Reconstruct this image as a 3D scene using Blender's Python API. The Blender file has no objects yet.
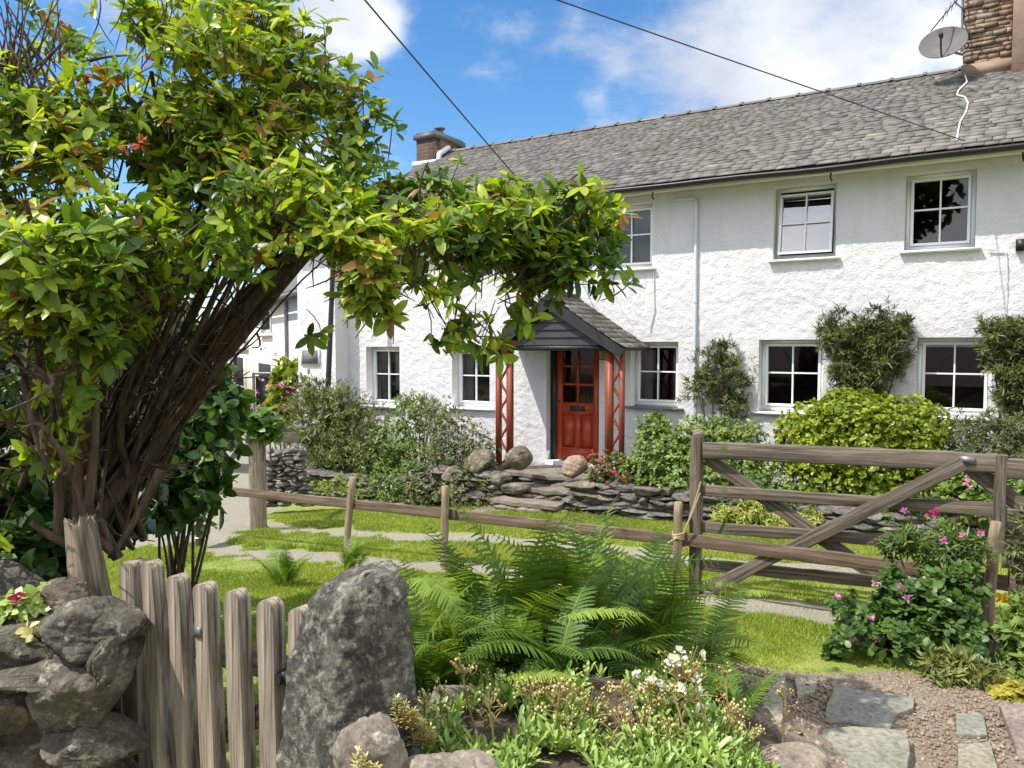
import bpy, math, random
import numpy as np
from mathutils import Matrix, Vector

random.seed(7)
rng = np.random.default_rng(11)
R = math.radians
scene = bpy.context.scene
col = scene.collection

# ------------------------------------------------------------------ camera
FPX = 770.0
PITCH = math.atan(39 / 770)
cam_d = bpy.data.cameras.new('camera')
cam_d.sensor_width = 36
cam_d.lens = FPX / 1024 * 36
cam_d.clip_start = 0.05
cam_d.clip_end = 2000
cam = bpy.data.objects.new('camera', cam_d)
cam.rotation_euler = (math.pi / 2 - PITCH, 0, 0)
col.objects.link(cam)
scene.camera = cam

# ------------------------------------------------------------------ sun and sky
SUN_EL = R(57)
sun_h = Vector((-.94, -.34, 0)).normalized()
to_sun = (sun_h * math.cos(SUN_EL) + Vector((0, 0, math.sin(SUN_EL)))).normalized()
sd = bpy.data.lights.new('sun', 'SUN')
sd.energy = 4.45
sd.angle = R(.5)
sd.color = (1, .955, .87)
so = bpy.data.objects.new('sun', sd)
so.rotation_euler = to_sun.to_track_quat('Z', 'Y').to_euler()
so.location = (-20, -5, 30)
col.objects.link(so)

world = bpy.data.worlds.new('World')
scene.world = world
world.use_nodes = True
nt = world.node_tree
nt.nodes.clear()
N = nt.nodes.new
L = nt.links.new
out = N('ShaderNodeOutputWorld')
bg = N('ShaderNodeBackground')
sky = N('ShaderNodeTexSky')
sky.sky_type = 'NISHITA'
sky.sun_disc = False
sky.sun_elevation = SUN_EL
sky.sun_rotation = math.atan2(sun_h.x, sun_h.y) % (2 * math.pi)
sky.air_density = 1.0
sky.dust_density = .4
sky.ozone_density = 2.2
bg.inputs['Strength'].default_value = .13
tc = N('ShaderNodeTexCoord')


def wmath(op, a, b=None, clamp=False):
    n = N('ShaderNodeMath')
    n.operation = op
    n.use_clamp = clamp
    for i, v in enumerate((a, b)):
        if v is None:
            continue
        if isinstance(v, (int, float)):
            n.inputs[i].default_value = v
        else:
            L(v, n.inputs[i])
    return n.outputs[0]


def px_dir(px, py):
    u, v = (px - 512) / FPX, (384 - py) / FPX
    c, s = math.cos(PITCH), math.sin(PITCH)
    return np.array([u, c + v * s, -s + v * c])


nz = N('ShaderNodeTexNoise')
nz.inputs['Scale'].default_value = 5.5
nz.inputs['Detail'].default_value = 9
nz.inputs['Roughness'].default_value = .58
mp = N('ShaderNodeMapping')
mp.inputs['Scale'].default_value = (1, 1, 1.7)
mp.inputs['Location'].default_value = (3.1, .4, 0)
L(tc.outputs['Generated'], mp.inputs[0])
L(mp.outputs[0], nz.inputs['Vector'])
acc = None
# clouds stand in fixed compass directions of the sky: direction, angular radius, weight
for px, py, rad, w in ((880, 5, 17, .62), (655, 105, 8, .42), (1000, 60, 9, .5), (350, 10, 5.5, .5), (478, 86, 2.6, .20), (760, 70, 7, .25),
                       (100, -380, 24, .5), (400, -900, 30, .5), (560, 135, 5, .2), (620, 0, 6, .25), (300, 140, 9, .3)):
    d = px_dir(px, py)
    d = d / np.linalg.norm(d)
    dp = N('ShaderNodeVectorMath')
    dp.operation = 'DOT_PRODUCT'
    L(tc.outputs['Generated'], dp.inputs[0])
    dp.inputs[1].default_value = tuple(d)
    mr = N('ShaderNodeMapRange')
    mr.interpolation_type = 'SMOOTHSTEP'
    mr.inputs['From Min'].default_value = math.cos(R(rad))
    mr.inputs['From Max'].default_value = math.cos(R(rad * .15))
    mr.inputs['To Max'].default_value = w
    L(dp.outputs['Value'], mr.inputs['Value'])
    acc = mr.outputs[0] if acc is None else wmath('MAXIMUM', acc, mr.outputs[0])
# added cloud bank, out of view behind the camera, as neutral fill light
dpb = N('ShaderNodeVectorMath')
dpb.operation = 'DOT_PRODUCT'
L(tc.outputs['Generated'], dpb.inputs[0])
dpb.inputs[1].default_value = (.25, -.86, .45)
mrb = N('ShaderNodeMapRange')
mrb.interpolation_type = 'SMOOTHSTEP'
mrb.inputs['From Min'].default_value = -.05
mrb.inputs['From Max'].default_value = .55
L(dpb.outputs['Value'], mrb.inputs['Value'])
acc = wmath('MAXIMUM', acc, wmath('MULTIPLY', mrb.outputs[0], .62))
tot = wmath('ADD', acc, wmath('MULTIPLY', wmath('SUBTRACT', nz.outputs['Fac'], .5), 1.7))
cm = N('ShaderNodeMapRange')
cm.interpolation_type = 'SMOOTHSTEP'
cm.inputs['From Min'].default_value = .1
cm.inputs['From Max'].default_value = .62
L(tot, cm.inputs['Value'])
nz2 = N('ShaderNodeTexNoise')
nz2.inputs['Scale'].default_value = 4
nz2.inputs['Detail'].default_value = 5
L(mp.outputs[0], nz2.inputs['Vector'])
cr = N('ShaderNodeValToRGB')
cr.color_ramp.elements[0].position = .36
cr.color_ramp.elements[0].color = (3.9, 4.25, 5.0, 1)
cr.color_ramp.elements[1].position = .6
cr.color_ramp.elements[1].color = (6.9, 7.0, 7.2, 1)
L(nz2.outputs['Fac'], cr.inputs[0])
sat = N('ShaderNodeHueSaturation')
sat.inputs['Saturation'].default_value = 1.3
sat.inputs['Value'].default_value = 1.12
L(sky.outputs[0], sat.inputs['Color'])
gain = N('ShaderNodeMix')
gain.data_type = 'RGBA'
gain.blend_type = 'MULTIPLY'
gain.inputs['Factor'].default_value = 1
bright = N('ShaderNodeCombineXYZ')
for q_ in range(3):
    L(wmath('ADD', wmath('MULTIPLY', mrb.outputs[0], .78), 1.0), bright.inputs[q_])  # added fill: clouds made brighter towards the back of the camera
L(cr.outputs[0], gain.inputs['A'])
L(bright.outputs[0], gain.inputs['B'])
mx = N('ShaderNodeMix')
mx.data_type = 'RGBA'
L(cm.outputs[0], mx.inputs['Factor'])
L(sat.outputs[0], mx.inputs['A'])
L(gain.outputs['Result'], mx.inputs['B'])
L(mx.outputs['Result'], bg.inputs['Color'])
L(bg.outputs[0], out.inputs[0])

scene.view_settings.view_transform = 'Standard'
scene.view_settings.look = 'None'
scene.view_settings.exposure = 0.42
scene.view_settings.gamma = 1
scene.view_settings.use_curve_mapping = False
scene.cycles.max_bounces = 7
scene.cycles.transparent_max_bounces = 12
scene.cycles.transmission_bounces = 4
scene.cycles.sample_clamp_indirect = 6
scene.cycles.use_denoising = True

# ------------------------------------------------------------------ geometry helpers
_fw = np.array([0, math.cos(PITCH), -math.sin(PITCH)])
_up = np.array([0, math.sin(PITCH), math.cos(PITCH)])


def at(px, py, Y):
    d = px_dir(px, py)
    return d * (Y / d[1])


D0 = np.array([.96, 11.7, 0.])
ft = np.array([.854, -.52, 0.]) / math.hypot(.854, .52)
fn = np.array([ft[1], -ft[0], 0.])


def H(t, n, z):
    t, n, z = np.broadcast_arrays(*[np.asarray(a, float) for a in (t, n, z)])
    return D0 + t[..., None] * ft + n[..., None] * fn + z[..., None] * np.array([0, 0, 1.])


def at_n(px, py, n):
    d = px_dir(px, py)
    k = ((D0 + fn * n) @ fn) / (d @ fn)
    return d * k


def ss(a, b, x):
    t = np.clip((np.asarray(x, float) - a) / (b - a), 0, 1)
    return t * t * (3 - 2 * t)


def ground(X, Y):
    X = np.asarray(X, float)
    Y = np.asarray(Y, float)
    Yc = np.clip(Y, -4, 15)
    b = np.where(Yc > 4.8, -1.85 - .075 * (Yc - 4.8), -1.85 + .06 * np.minimum(4.8 - Yc, 3)) + .03 * np.clip(X, -6, 0)
    bed = ss(0, -.26, X + .22 + .45 * Y) * ss(2.45, 2.6, Y) * ss(5.0, 4.1, Y)
    b = b * (1 - bed) + (-.95) * bed
    # rockery mound and the fern bank behind it
    r1 = ss(1.0, .45, np.sqrt(((X - .12) / 1.02) ** 2 + ((Y - 2.3) / 1.15) ** 2))
    r2 = ss(1.0, .3, np.sqrt(((X - .35) / 1.25) ** 2 + ((Y - 3.3) / 1.5) ** 2))
    b = np.maximum(b, b + (-1.22 - b) * r1)
    b = np.maximum(b, b + (-1.45 - b) * r2)
    return b


def on_ground(px, py):
    d = px_dir(px, py)
    Y = 6.0
    lo, hi = .5, 40
    for _ in range(50):
        Y = (lo + hi) / 2
        p = d * (Y / d[1])
        if p[2] > ground(p[0], p[1]):
            lo = Y
        else:
            hi = Y
    return d * (Y / d[1])


def hash3(i, j, k, s):
    h = (i * 374761393 + j * 668265263 + k * 2147483647 + s * 974634777).astype(np.int64) & 0xffffffff
    h = ((h ^ (h >> 13)) * 1274126177) & 0xffffffff
    h = ((h ^ (h >> 16)) * 2246822519) & 0xffffffff
    return ((h ^ (h >> 15)) & 0xffffff) / float(0xffffff)


def vnoise(P, scale=1, seed=0):
    P = np.asarray(P, float) * scale + 57.3
    i = np.floor(P).astype(np.int64)
    f = P - i
    f = f * f * (3 - 2 * f)
    r = 0
    for a in (0, 1):
        for b in (0, 1):
            for c in (0, 1):
                w = (f[..., 0] if a else 1 - f[..., 0]) * (f[..., 1] if b else 1 - f[..., 1]) * (f[..., 2] if c else 1 - f[..., 2])
                r = r + w * hash3(i[..., 0] + a, i[..., 1] + b, i[..., 2] + c, seed)
    return r * 2 - 1


def fbm(P, scale=1, octs=4, seed=0, gain=.5):
    r, a = 0, 1
    for o in range(octs):
        r = r + a * vnoise(P, scale * 2 ** o, seed + o)
        a *= gain
    return r


def unit(v):
    v = np.asarray(v, float)
    return v / np.maximum(np.linalg.norm(v, axis=-1, keepdims=True), 1e-9)


WM = {}


def wm(o):
    return WM.get(o.name, Matrix.Identity(4))


class MB:
    """collects faces in world coordinates; build() links them as one mesh object"""

    def __init__(s):
        s.v, s.f, s.r, s.n = [], [], [], 0

    def add(s, v, f, rnd=None):
        v = np.asarray(v, float).reshape(-1, 3)
        f = np.asarray(f, int)
        if len(f) == 0:
            return s
        if rnd is None:
            rnd = rng.random()
        s.v.append(v)
        s.f.append(f + s.n)
        s.r.append(np.broadcast_to(np.asarray(rnd, float), (len(f),)).copy())
        s.n += len(v)
        return s

    def box(s, c, size, ax=None, rnd=None, jit=0.0):
        """box centred on c; ax = 3x3 rows are its axes"""
        q = np.array([[x, y, z] for x in (-.5, .5) for y in (-.5, .5) for z in (-.5, .5)]) * np.asarray(size, float)
        if jit:
            q = q + rng.uniform(-jit, jit, q.shape)
        if ax is not None:
            q = q @ np.asarray(ax, float)
        return s.add(q + np.asarray(c, float), [[0, 1, 3, 2], [4, 6, 7, 5], [0, 4, 5, 1], [2, 3, 7, 6], [0, 2, 6, 4], [1, 5, 7, 3]], rnd)

    def poly(s, pts, rnd=None):
        return s.add(pts, [list(range(len(pts)))], rnd)

    def prism(s, pts, dv, rnd=None):
        """closed polygon extruded by the vector dv"""
        pts = np.asarray(pts, float)
        k = len(pts)
        if rnd is None:
            rnd = rng.random()
        s.add(np.vstack([pts]), [list(range(k))], rnd)
        s.add(pts + dv, [list(range(k))[::-1]], rnd)
        q = np.vstack([pts, pts + dv])
        return s.add(q, [[i, (i + 1) % k, k + (i + 1) % k, k + i] for i in range(k)], rnd)

    def tube(s, pts, rad, sides=6, rnd=None, cap=True):
        pts = np.asarray(pts, float)
        n = len(pts)
        rad = np.broadcast_to(np.asarray(rad, float), (n,))
        tg = unit(np.gradient(pts, axis=0))
        ref = np.array([0, 0, 1.]) if abs(tg[0][2]) < .9 else np.array([1., 0, 0])
        x = unit(np.cross(tg, ref))
        y = np.cross(tg, x)
        a = np.linspace(0, 2 * np.pi, sides, endpoint=False)
        ring = pts[:, None] + rad[:, None, None] * (np.cos(a)[None, :, None] * x[:, None] + np.sin(a)[None, :, None] * y[:, None])
        i = np.arange(n - 1)[:, None] * sides
        j = np.arange(sides)[None]
        f = np.stack([i + j, i + (j + 1) % sides, i + sides + (j + 1) % sides, i + sides + j], -1).reshape(-1, 4)
        if rnd is None:
            rnd = rng.random()
        s.add(ring.reshape(-1, 3), f, rnd)
        if cap:
            s.add(ring[0], [list(range(sides))[::-1]], rnd)
            s.add(ring[-1], [list(range(sides))], rnd)
        return s

    def build(s, name, material, parent=None, frame=None, smooth=False, weld=False):
        v = np.vstack(s.v)
        if frame is None:
            if parent is not None:
                frame = wm(parent)
            else:
                lo, hi = v.min(0), v.max(0)
                frame = Matrix.Translation(((lo[0] + hi[0]) / 2, (lo[1] + hi[1]) / 2, lo[2]))
        inv = np.array(frame.inverted())
        lv = v @ inv[:3, :3].T + inv[:3, 3]
        tot = np.concatenate([np.full(len(f), f.shape[1]) for f in s.f])
        idx = np.concatenate([f.ravel() for f in s.f])
        rr = np.concatenate(s.r)
        me = bpy.data.meshes.new(name)
        me.vertices.add(len(lv))
        me.vertices.foreach_set('co', lv.astype(np.float32).ravel())
        me.loops.add(len(idx))
        me.loops.foreach_set('vertex_index', idx.astype(np.int32))
        me.polygons.add(len(tot))
        me.polygons.foreach_set('loop_start', np.concatenate([[0], np.cumsum(tot)[:-1]]).astype(np.int32))
        me.polygons.foreach_set('loop_total', tot.astype(np.int32))
        if smooth:
            me.polygons.foreach_set('use_smooth', np.ones(len(tot), bool))
        a = me.attributes.new('rnd', 'FLOAT', 'FACE')
        a.data.foreach_set('value', rr.astype(np.float32))
        me.update(calc_edges=True)
        me.materials.append(material)
        o = bpy.data.objects.new(name, me)
        col.objects.link(o)
        WM[o.name] = frame
        if parent is not None:
            o.parent = parent
            o.matrix_basis = wm(parent).inverted() @ frame
        else:
            o.matrix_basis = frame
        return o


def tag(o, label=None, cat=None, group=None, kind=None):
    if label:
        o['label'] = label
    if cat:
        o['category'] = cat
    if group:
        o['group'] = group
    if kind:
        o['kind'] = kind
    return o


def empty(name, loc, rz=0, label=None, cat=None, group=None):
    o = bpy.data.objects.new(name, None)
    o.empty_display_size = .2
    col.objects.link(o)
    m = Matrix.Translation([float(a) for a in loc]) @ Matrix.Rotation(rz, 4, 'Z')
    o.matrix_basis = m
    WM[o.name] = m
    return tag(o, label, cat, group)


def frame_from(x, z, loc):
    """matrix whose local X follows x and local Z is near z"""
    x = Vector(x).normalized()
    z = Vector(z)
    z = (z - x * z.dot(x)).normalized()
    y = z.cross(x)
    m = Matrix((x, y, z)).transposed().to_4x4()
    m.translation = Vector([float(a) for a in loc])
    return m


# leaf shapes: local Y along the leaf, Z its upper side
def leaf_shape(w=.2, fold=.05, curl=.12, wide=.42):
    v = [[0, 0, 0], [-w * .9, wide * .75, fold], [0, wide * .75, 0], [w * .9, wide * .75, fold], [-w * .8, wide * 1.5, fold * .6 - curl * .3],
         [0, wide * 1.5, -curl * .4], [w * .8, wide * 1.5, fold * .6 - curl * .3], [0, 1, -curl]]
    f = [[0, 2, 1], [0, 3, 2], [5, 7, 4], [5, 6, 7]]
    q = [[1, 2, 5, 4], [2, 3, 6, 5]]
    return np.array(v, float), (np.array(f), np.array(q))


def leaf_full(w=.2, fold=.04, curl=.14, widths=(.78, 1., .74)):
    """rounder leaf of eight faces with a folded midrib and a drooping tip"""
    ys = (.2, .5, .8)
    v = [[0, 0, 0]]
    for y, k in zip(ys, widths):
        z = -curl * y * y
        v += [[-w * k, y, z + fold * k], [0, y, z], [w * k, y, z + fold * k]]
    v.append([0, 1, -curl])
    t = [[0, 2, 1], [0, 3, 2], [8, 10, 7], [8, 9, 10]]
    q = [[1, 2, 5, 4], [2, 3, 6, 5], [4, 5, 8, 7], [5, 6, 9, 8]]
    return np.array(v, float), (np.array(t), np.array(q))


def scatter(mb, shape, pos, ydir, nrm, size, rnd):
    v, fs = shape
    pos = np.asarray(pos, float)
    n = len(pos)
    if n == 0:
        return
    y = unit(ydir)
    z = np.asarray(nrm, float)
    z = unit(z - (z * y).sum(-1, keepdims=True) * y + 1e-6)
    x = np.cross(y, z)
    Rm = np.stack([x, y, z], 1)
    size = np.broadcast_to(np.asarray(size, float), (n,))
    P = pos[:, None] + (v[None] * size[:, None, None]) @ Rm
    base = np.arange(n)[:, None, None] * len(v)
    first = mb.n
    mb.v.append(P.reshape(-1, 3))
    for f in fs:
        mb.f.append((f[None] + base).reshape(-1, f.shape[1]) + first)
        mb.r.append(np.repeat(np.asarray(rnd, float), len(f)))
    mb.n += n * len(v)


def rand_dir(n):
    return unit(rng.normal(size=(n, 3)))


def icosphere(sub):
    t = (1 + 5 ** .5) / 2
    v = [(-1, t, 0), (1, t, 0), (-1, -t, 0), (1, -t, 0), (0, -1, t), (0, 1, t), (0, -1, -t), (0, 1, -t), (t, 0, -1), (t, 0, 1), (-t, 0, -1), (-t, 0, 1)]
    v = [list(unit(a)) for a in v]
    f = [(0, 11, 5), (0, 5, 1), (0, 1, 7), (0, 7, 10), (0, 10, 11), (1, 5, 9), (5, 11, 4), (11, 10, 2), (10, 7, 6), (7, 1, 8), (3, 9, 4), (3, 4, 2), (3, 2, 6), (3, 6, 8), (3, 8, 9),
         (4, 9, 5), (2, 4, 11), (6, 2, 10), (8, 6, 7), (9, 8, 1)]
    for _ in range(sub):
        c, nf = {}, []

        def mid(a, b):
            k = (min(a, b), max(a, b))
            if k not in c:
                v.append(list(unit((np.array(v[a]) + np.array(v[b])) / 2)))
                c[k] = len(v) - 1
            return c[k]
        for a, b, d in f:
            x, y, z = mid(a, b), mid(b, d), mid(d, a)
            nf += [(a, x, z), (b, y, x), (d, z, y), (x, y, z)]
        f = nf
    return np.array(v), np.array(f)


ICO = {k: icosphere(k) for k in (0, 1, 2, 3, 4, 5)}


def rock(mb, c, size, seed, sub=3, planes=14, rough=.05, rot=0., ax=None, rnd=None, sharp=10, crack=.05):
    """weathered boulder: rounded facets plus noise"""
    g = np.random.default_rng(seed)
    d, f = ICO[sub]
    pn = unit(g.normal(size=(planes, 3)))
    pd = g.uniform(.72, 1.0, planes)
    dots = np.maximum(d @ pn.T, 1e-3) / pd
    r = 1 / (np.sum(dots ** sharp, 1) + 1e-3) ** (1 / sharp)
    r = np.minimum(r, 1.25)
    v = d * r[:, None]
    v = v * (1 + rough * fbm(d + seed * 3.7, 2.2, 5, seed)[:, None])
    # fracture lines and bedding
    cr_ = np.abs(fbm(d + seed * 1.3, 1.7, 3, seed + 40))
    v = v * (1 - crack * np.clip(1 - cr_ / .13, 0, 1) + .35 * crack * vnoise(d * np.array([2, 2, 13.]), 1, seed + 50))[:, None]
    v = v * np.asarray(size, float)
    if rot:
        ca, sa = math.cos(rot), math.sin(rot)
        v = v @ np.array([[ca, sa, 0], [-sa, ca, 0], [0, 0, 1]])
    if ax is not None:
        v = v @ np.asarray(ax, float)
    mb.add(v + np.asarray(c, float), f, rnd)


# ------------------------------------------------------------------ materials
def new_mat(name):
    m = bpy.data.materials.new(name)
    m.use_nodes = True
    t = m.node_tree
    t.nodes.clear()
    o = t.nodes.new('ShaderNodeOutputMaterial')
    b = t.nodes.new('ShaderNodeBsdfPrincipled')
    t.links.new(b.outputs[0], o.inputs[0])
    return m, t, b, o


def setin(n, **k):
    for a, v in k.items():
        n.inputs[a.replace('_', ' ')].default_value = v
    return n


def ramp(t, fac, stops):
    r = t.nodes.new('ShaderNodeValToRGB')
    e = r.color_ramp.elements
    while len(e) > 1:
        e.remove(e[-1])
    e[0].position, e[0].color = stops[0][0], (*stops[0][1], 1)
    for p, c in stops[1:]:
        q = e.new(p)
        q.color = (*c, 1)
    t.links.new(fac, r.inputs[0])
    return r.outputs[0]


def noise(t, scale, detail=5, rough=.6, stretch=None, coord='Object', dist=0):
    c = t.nodes.new('ShaderNodeTexCoord')
    n = t.nodes.new('ShaderNodeTexNoise')
    setin(n, Scale=scale, Detail=detail, Roughness=rough, Distortion=dist)
    if stretch:
        m = t.nodes.new('ShaderNodeMapping')
        m.inputs['Scale'].default_value = stretch
        t.links.new(c.outputs[coord], m.inputs[0])
        t.links.new(m.outputs[0], n.inputs['Vector'])
    else:
        t.links.new(c.outputs[coord], n.inputs['Vector'])
    return n.outputs['Fac']


def attr(t, name='rnd'):
    a = t.nodes.new('ShaderNodeAttribute')
    a.attribute_name = name
    return a.outputs['Fac']


def mixc(t, fac, a, b, mode='MIX'):
    m = t.nodes.new('ShaderNodeMix')
    m.data_type = 'RGBA'
    m.blend_type = mode
    for v, s in ((fac, 'Factor'), (a, 'A'), (b, 'B')):
        i = m.inputs[s]
        if isinstance(v, (int, float)):
            i.default_value = v
        elif isinstance(v, tuple):
            i.default_value = (*v, 1)
        else:
            t.links.new(v, i)
    return m.outputs['Result']


def mth(t, op, a, b=0., clamp=False):
    m = t.nodes.new('ShaderNodeMath')
    m.operation = op
    m.use_clamp = clamp
    for i, v in enumerate((a, b)):
        if isinstance(v, (int, float)):
            m.inputs[i].default_value = v
        else:
            t.links.new(v, m.inputs[i])
    return m.outputs[0]


def bump(t, b, h, strength=.5, dist=.01):
    n = t.nodes.new('ShaderNodeBump')
    setin(n, Strength=strength, Distance=dist)
    t.links.new(h, n.inputs['Height'])
    t.links.new(n.outputs[0], b.inputs['Normal'])


def m_plain(name, c, rough=.5, metal=0., var=.25, scale=8, bmp=.2, bdist=.004):
    m, t, b, o = new_mat(name)
    n = noise(t, scale, 6)
    lo = tuple(a * (1 - var) for a in c)
    hi = tuple(min(1, a * (1 + var)) for a in c)
    t.links.new(ramp(t, n, [(.3, lo), (.7, hi)]), b.inputs['Base Color'])
    setin(b, Roughness=rough, Metallic=metal)
    if bmp:
        bump(t, b, noise(t, scale * 6, 4), bmp, bdist)
    return m


def m_leaf(name, stops, rough=.42, trans=.35, tcol=1.5, spec=.5):
    m, t, b, o = new_mat(name)
    c = ramp(t, attr(t), stops)
    nn = noise(t, 3.0, 2)
    c = mixc(t, mth(t, 'MULTIPLY', nn, .3), c, mixc(t, 1.0, c, (.65, .75, .55), 'MULTIPLY'))
    t.links.new(c, b.inputs['Base Color'])
    setin(b, Roughness=rough)
    b.inputs['Specular IOR Level'].default_value = spec
    tr = t.nodes.new('ShaderNodeBsdfTranslucent')
    t.links.new(mixc(t, 1.0, c, (min(1, tcol), min(1, tcol * 1.0), .35), 'MULTIPLY'), tr.inputs[0])
    mx = t.nodes.new('ShaderNodeMixShader')
    mx.inputs[0].default_value = trans
    t.links.new(b.outputs[0], mx.inputs[1])
    t.links.new(tr.outputs[0], mx.inputs[2])
    t.links.new(mx.outputs[0], o.inputs[0])
    return m


def m_wood(name, dark, light, grain=(2.5, 40, 40), rough=.8, bmp=.6, moss=None):
    m, t, b, o = new_mat(name)
    n = noise(t, 1.0, 8, .65, grain, dist=.6)
    n2 = noise(t, 3.0, 4)
    c = ramp(t, n, [(.33, dark), (.5, tuple((a + d) / 2 for a, d in zip(dark, light))), (.67, light)])
    c = mixc(t, mth(t, 'MULTIPLY', n2, .6), c, mixc(t, 1.0, c, (.62, .58, .55), 'MULTIPLY'))
    rv = attr(t)
    c = mixc(t, mth(t, 'MULTIPLY', rv, .35), c, mixc(t, 1.0, c, (1.25, 1.2, 1.15), 'MULTIPLY'))
    if moss:
        k = noise(t, 9.0, 6)
        kk = t.nodes.new('ShaderNodeMapRange')
        setin(kk, From_Min=.56, From_Max=.68)
        t.links.new(k, kk.inputs[0])
        c = mixc(t, kk.outputs[0], c, moss)
    t.links.new(c, b.inputs['Base Color'])
    setin(b, Roughness=rough)
    bump(t, b, n, bmp, .006)
    return m


def m_stone(name, dark, mid, light, scale=6, lichen=None, moss=None, bmp=.7, bdist=.012, rough=.85):
    m, t, b, o = new_mat(name)
    n = noise(t, scale, 9, .68)
    c = ramp(t, n, [(.3, dark), (.5, mid), (.72, light)])
    rv = attr(t)
    c = mixc(t, mth(t, 'MULTIPLY', rv, .5), c, mixc(t, 1.0, c, (1.75, 1.4, 1.05), 'MULTIPLY'))
    for colr, sc, lo, hi in (lichen, moss):
        if colr is None:
            continue
        k = noise(t, sc, 7, .7)
        kk = t.nodes.new('ShaderNodeMapRange')
        setin(kk, From_Min=lo, From_Max=hi)
        t.links.new(k, kk.inputs[0])
        c = mixc(t, kk.outputs[0], c, colr)
    t.links.new(c, b.inputs['Base Color'])
    fg = noise(t, scale * 9, 6, .75)
    c = mixc(t, mth(t, 'MULTIPLY', mth(t, 'SUBTRACT', fg, .40, True), 3.6, True), c, mixc(t, 1.0, c, (.38, .37, .35), 'MULTIPLY'))
    t.links.new(c, b.inputs['Base Color'])
    setin(b, Roughness=rough)
    h = mth(t, 'ADD', noise(t, scale * 2.5, 9, .7), mth(t, 'MULTIPLY', noise(t, scale * 12, 5), .35))
    bump(t, b, h, bmp, bdist)
    return m


NOL = (None, 1, 0, 1)


def make_render_mat():
    m, t, b, o = new_mat('white render')
    n = noise(t, .9, 6, .6)
    c = ramp(t, n, [(.3, (.615, .605, .625)), (.6, (.695, .68, .70))])
    n2 = noise(t, 3.2, 8, .68, (1, 1, .22))
    c = mixc(t, mth(t, 'MULTIPLY', mth(t, 'SUBTRACT', n2, .50, True), 2.6), c, (.52, .525, .47))
    n4 = noise(t, 26, 6, .7)
    c = mixc(t, mth(t, 'MULTIPLY', mth(t, 'SUBTRACT', n4, .58, True), 3), c, (.50, .50, .47))
    t.links.new(c, b.inputs['Base Color'])
    setin(b, Roughness=.9)
    h = mth(t, 'ADD', noise(t, 38, 7, .68), mth(t, 'MULTIPLY', noise(t, 16, 4), .9))
    bump(t, b, h, .8, .016)
    return m


M = {}
M['render'] = make_render_mat()
M['reveal'] = m_plain('painted reveal', (.76, .765, .74), .8, var=.06, scale=3, bmp=.3)
M['cream'] = m_plain('cream render', (.72, .66, .56), .9, var=.07, scale=1, bmp=.3)
M['upvc'] = m_plain('white window frame', (.82, .83, .84), .35, var=.03, bmp=0)
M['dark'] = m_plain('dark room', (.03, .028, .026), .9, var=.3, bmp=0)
M['curtain'] = m_plain('curtain cloth', (.42, .40, .37), .9, var=.15, bmp=0)
M['black'] = m_plain('black paint', (.018, .018, .02), .45, var=.3, bmp=.15)
M['dgrey'] = m_plain('weathered black boards', (.014, .015, .017), .5, var=.45, scale=5, bmp=.3)
M['lead'] = m_plain('lead', (.10, .10, .105), .55, var=.25)
M['sillm'] = m_plain('slate sill', (.16, .16, .16), .6, var=.35)
M['pipe'] = m_plain('painted pipe', (.6, .62, .64), .5, var=.1, bmp=0)
M['metal'] = m_plain('grey metal', (.22, .22, .23), .45, .6, var=.3)
M['dish'] = m_plain('dish enamel', (.12, .115, .11), .85, var=.2)
M['red'] = m_wood('red stained door', (.34, .035, .010), (.54, .075, .02), (30, 30, 2.5), .4, .15)
M['redpost'] = m_wood('red stained post', (.17, .03, .012), (.31, .062, .022), (30, 30, 3), .55, .3)
M['gatewood'] = m_wood('old grey gate timber', (.032, .023, .016), (.27, .22, .17), (1.6, 52, 52), .9, 1.0, (.10, .10, .055))
M['railwood'] = m_wood('brown rail timber', (.06, .04, .026), (.25, .18, .125), (2.2, 38, 38), .85, .6)
M['stakewood'] = m_wood('pale round stake timber', (.16, .115, .07), (.40, .32, .22), (38, 38, 2.2), .85, .6)
M['palewood'] = m_wood('pale squared timber', (.15, .115, .08), (.38, .32, .25), (2.2, 38, 38), .85, .6)
M['picket'] = m_wood('silvery picket timber', (.06, .044, .030), (.50, .425, .335), (60, 60, 2.0), .85, 1.0)
M['chimneystone'] = m_stone('rough chimney courses', (.11, .08, .06), (.25, .19, .145), (.40, .33, .265), 9, NOL, NOL, .8, .012)
M['stumpwood'] = m_wood('split stump timber', (.05, .038, .024), (.40, .33, .235), (60, 60, 2.0), .85, 1.0)
M['bark'] = m_wood('shrub bark', (.03, .018, .012), (.165, .108, .074), (26, 26, 4), .85, .9)
M['twig'] = m_wood('grey twig bark', (.10, .075, .055), (.26, .21, .17), (26, 26, 4), .85, .6)
M['rope'] = m_plain('straw rope', (.5, .38, .22), .9, var=.2, scale=40)
M['wire'] = m_plain('black cable', (.02, .02, .022), .5, var=.1, bmp=0)
M['whitecable'] = m_plain('white cable', (.7, .7, .68), .5, var=.05, bmp=0)
M['brick'] = None
M['boulder'] = m_stone('pale boulder', (.09, .078, .063), (.24, .215, .18), (.42, .385, .33), 5, ((.50, .50, .46), 11, .60, .66), (( .08, .085, .03), 3, .66, .74))
M['brownrock'] = m_stone('brown boulder', (.13, .10, .075), (.30, .25, .20), (.42, .37, .31), 4, ((.48, .46, .42), 12, .62, .68), NOL)
M['menhir'] = m_stone('lichened standing stone', (.028, .025, .021), (.082, .076, .064), (.25, .235, .2), 10, ((.40, .395, .31), 30, .50, .68), ((.10, .105, .04), 2.6, .66, .76), .9, .012)
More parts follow.
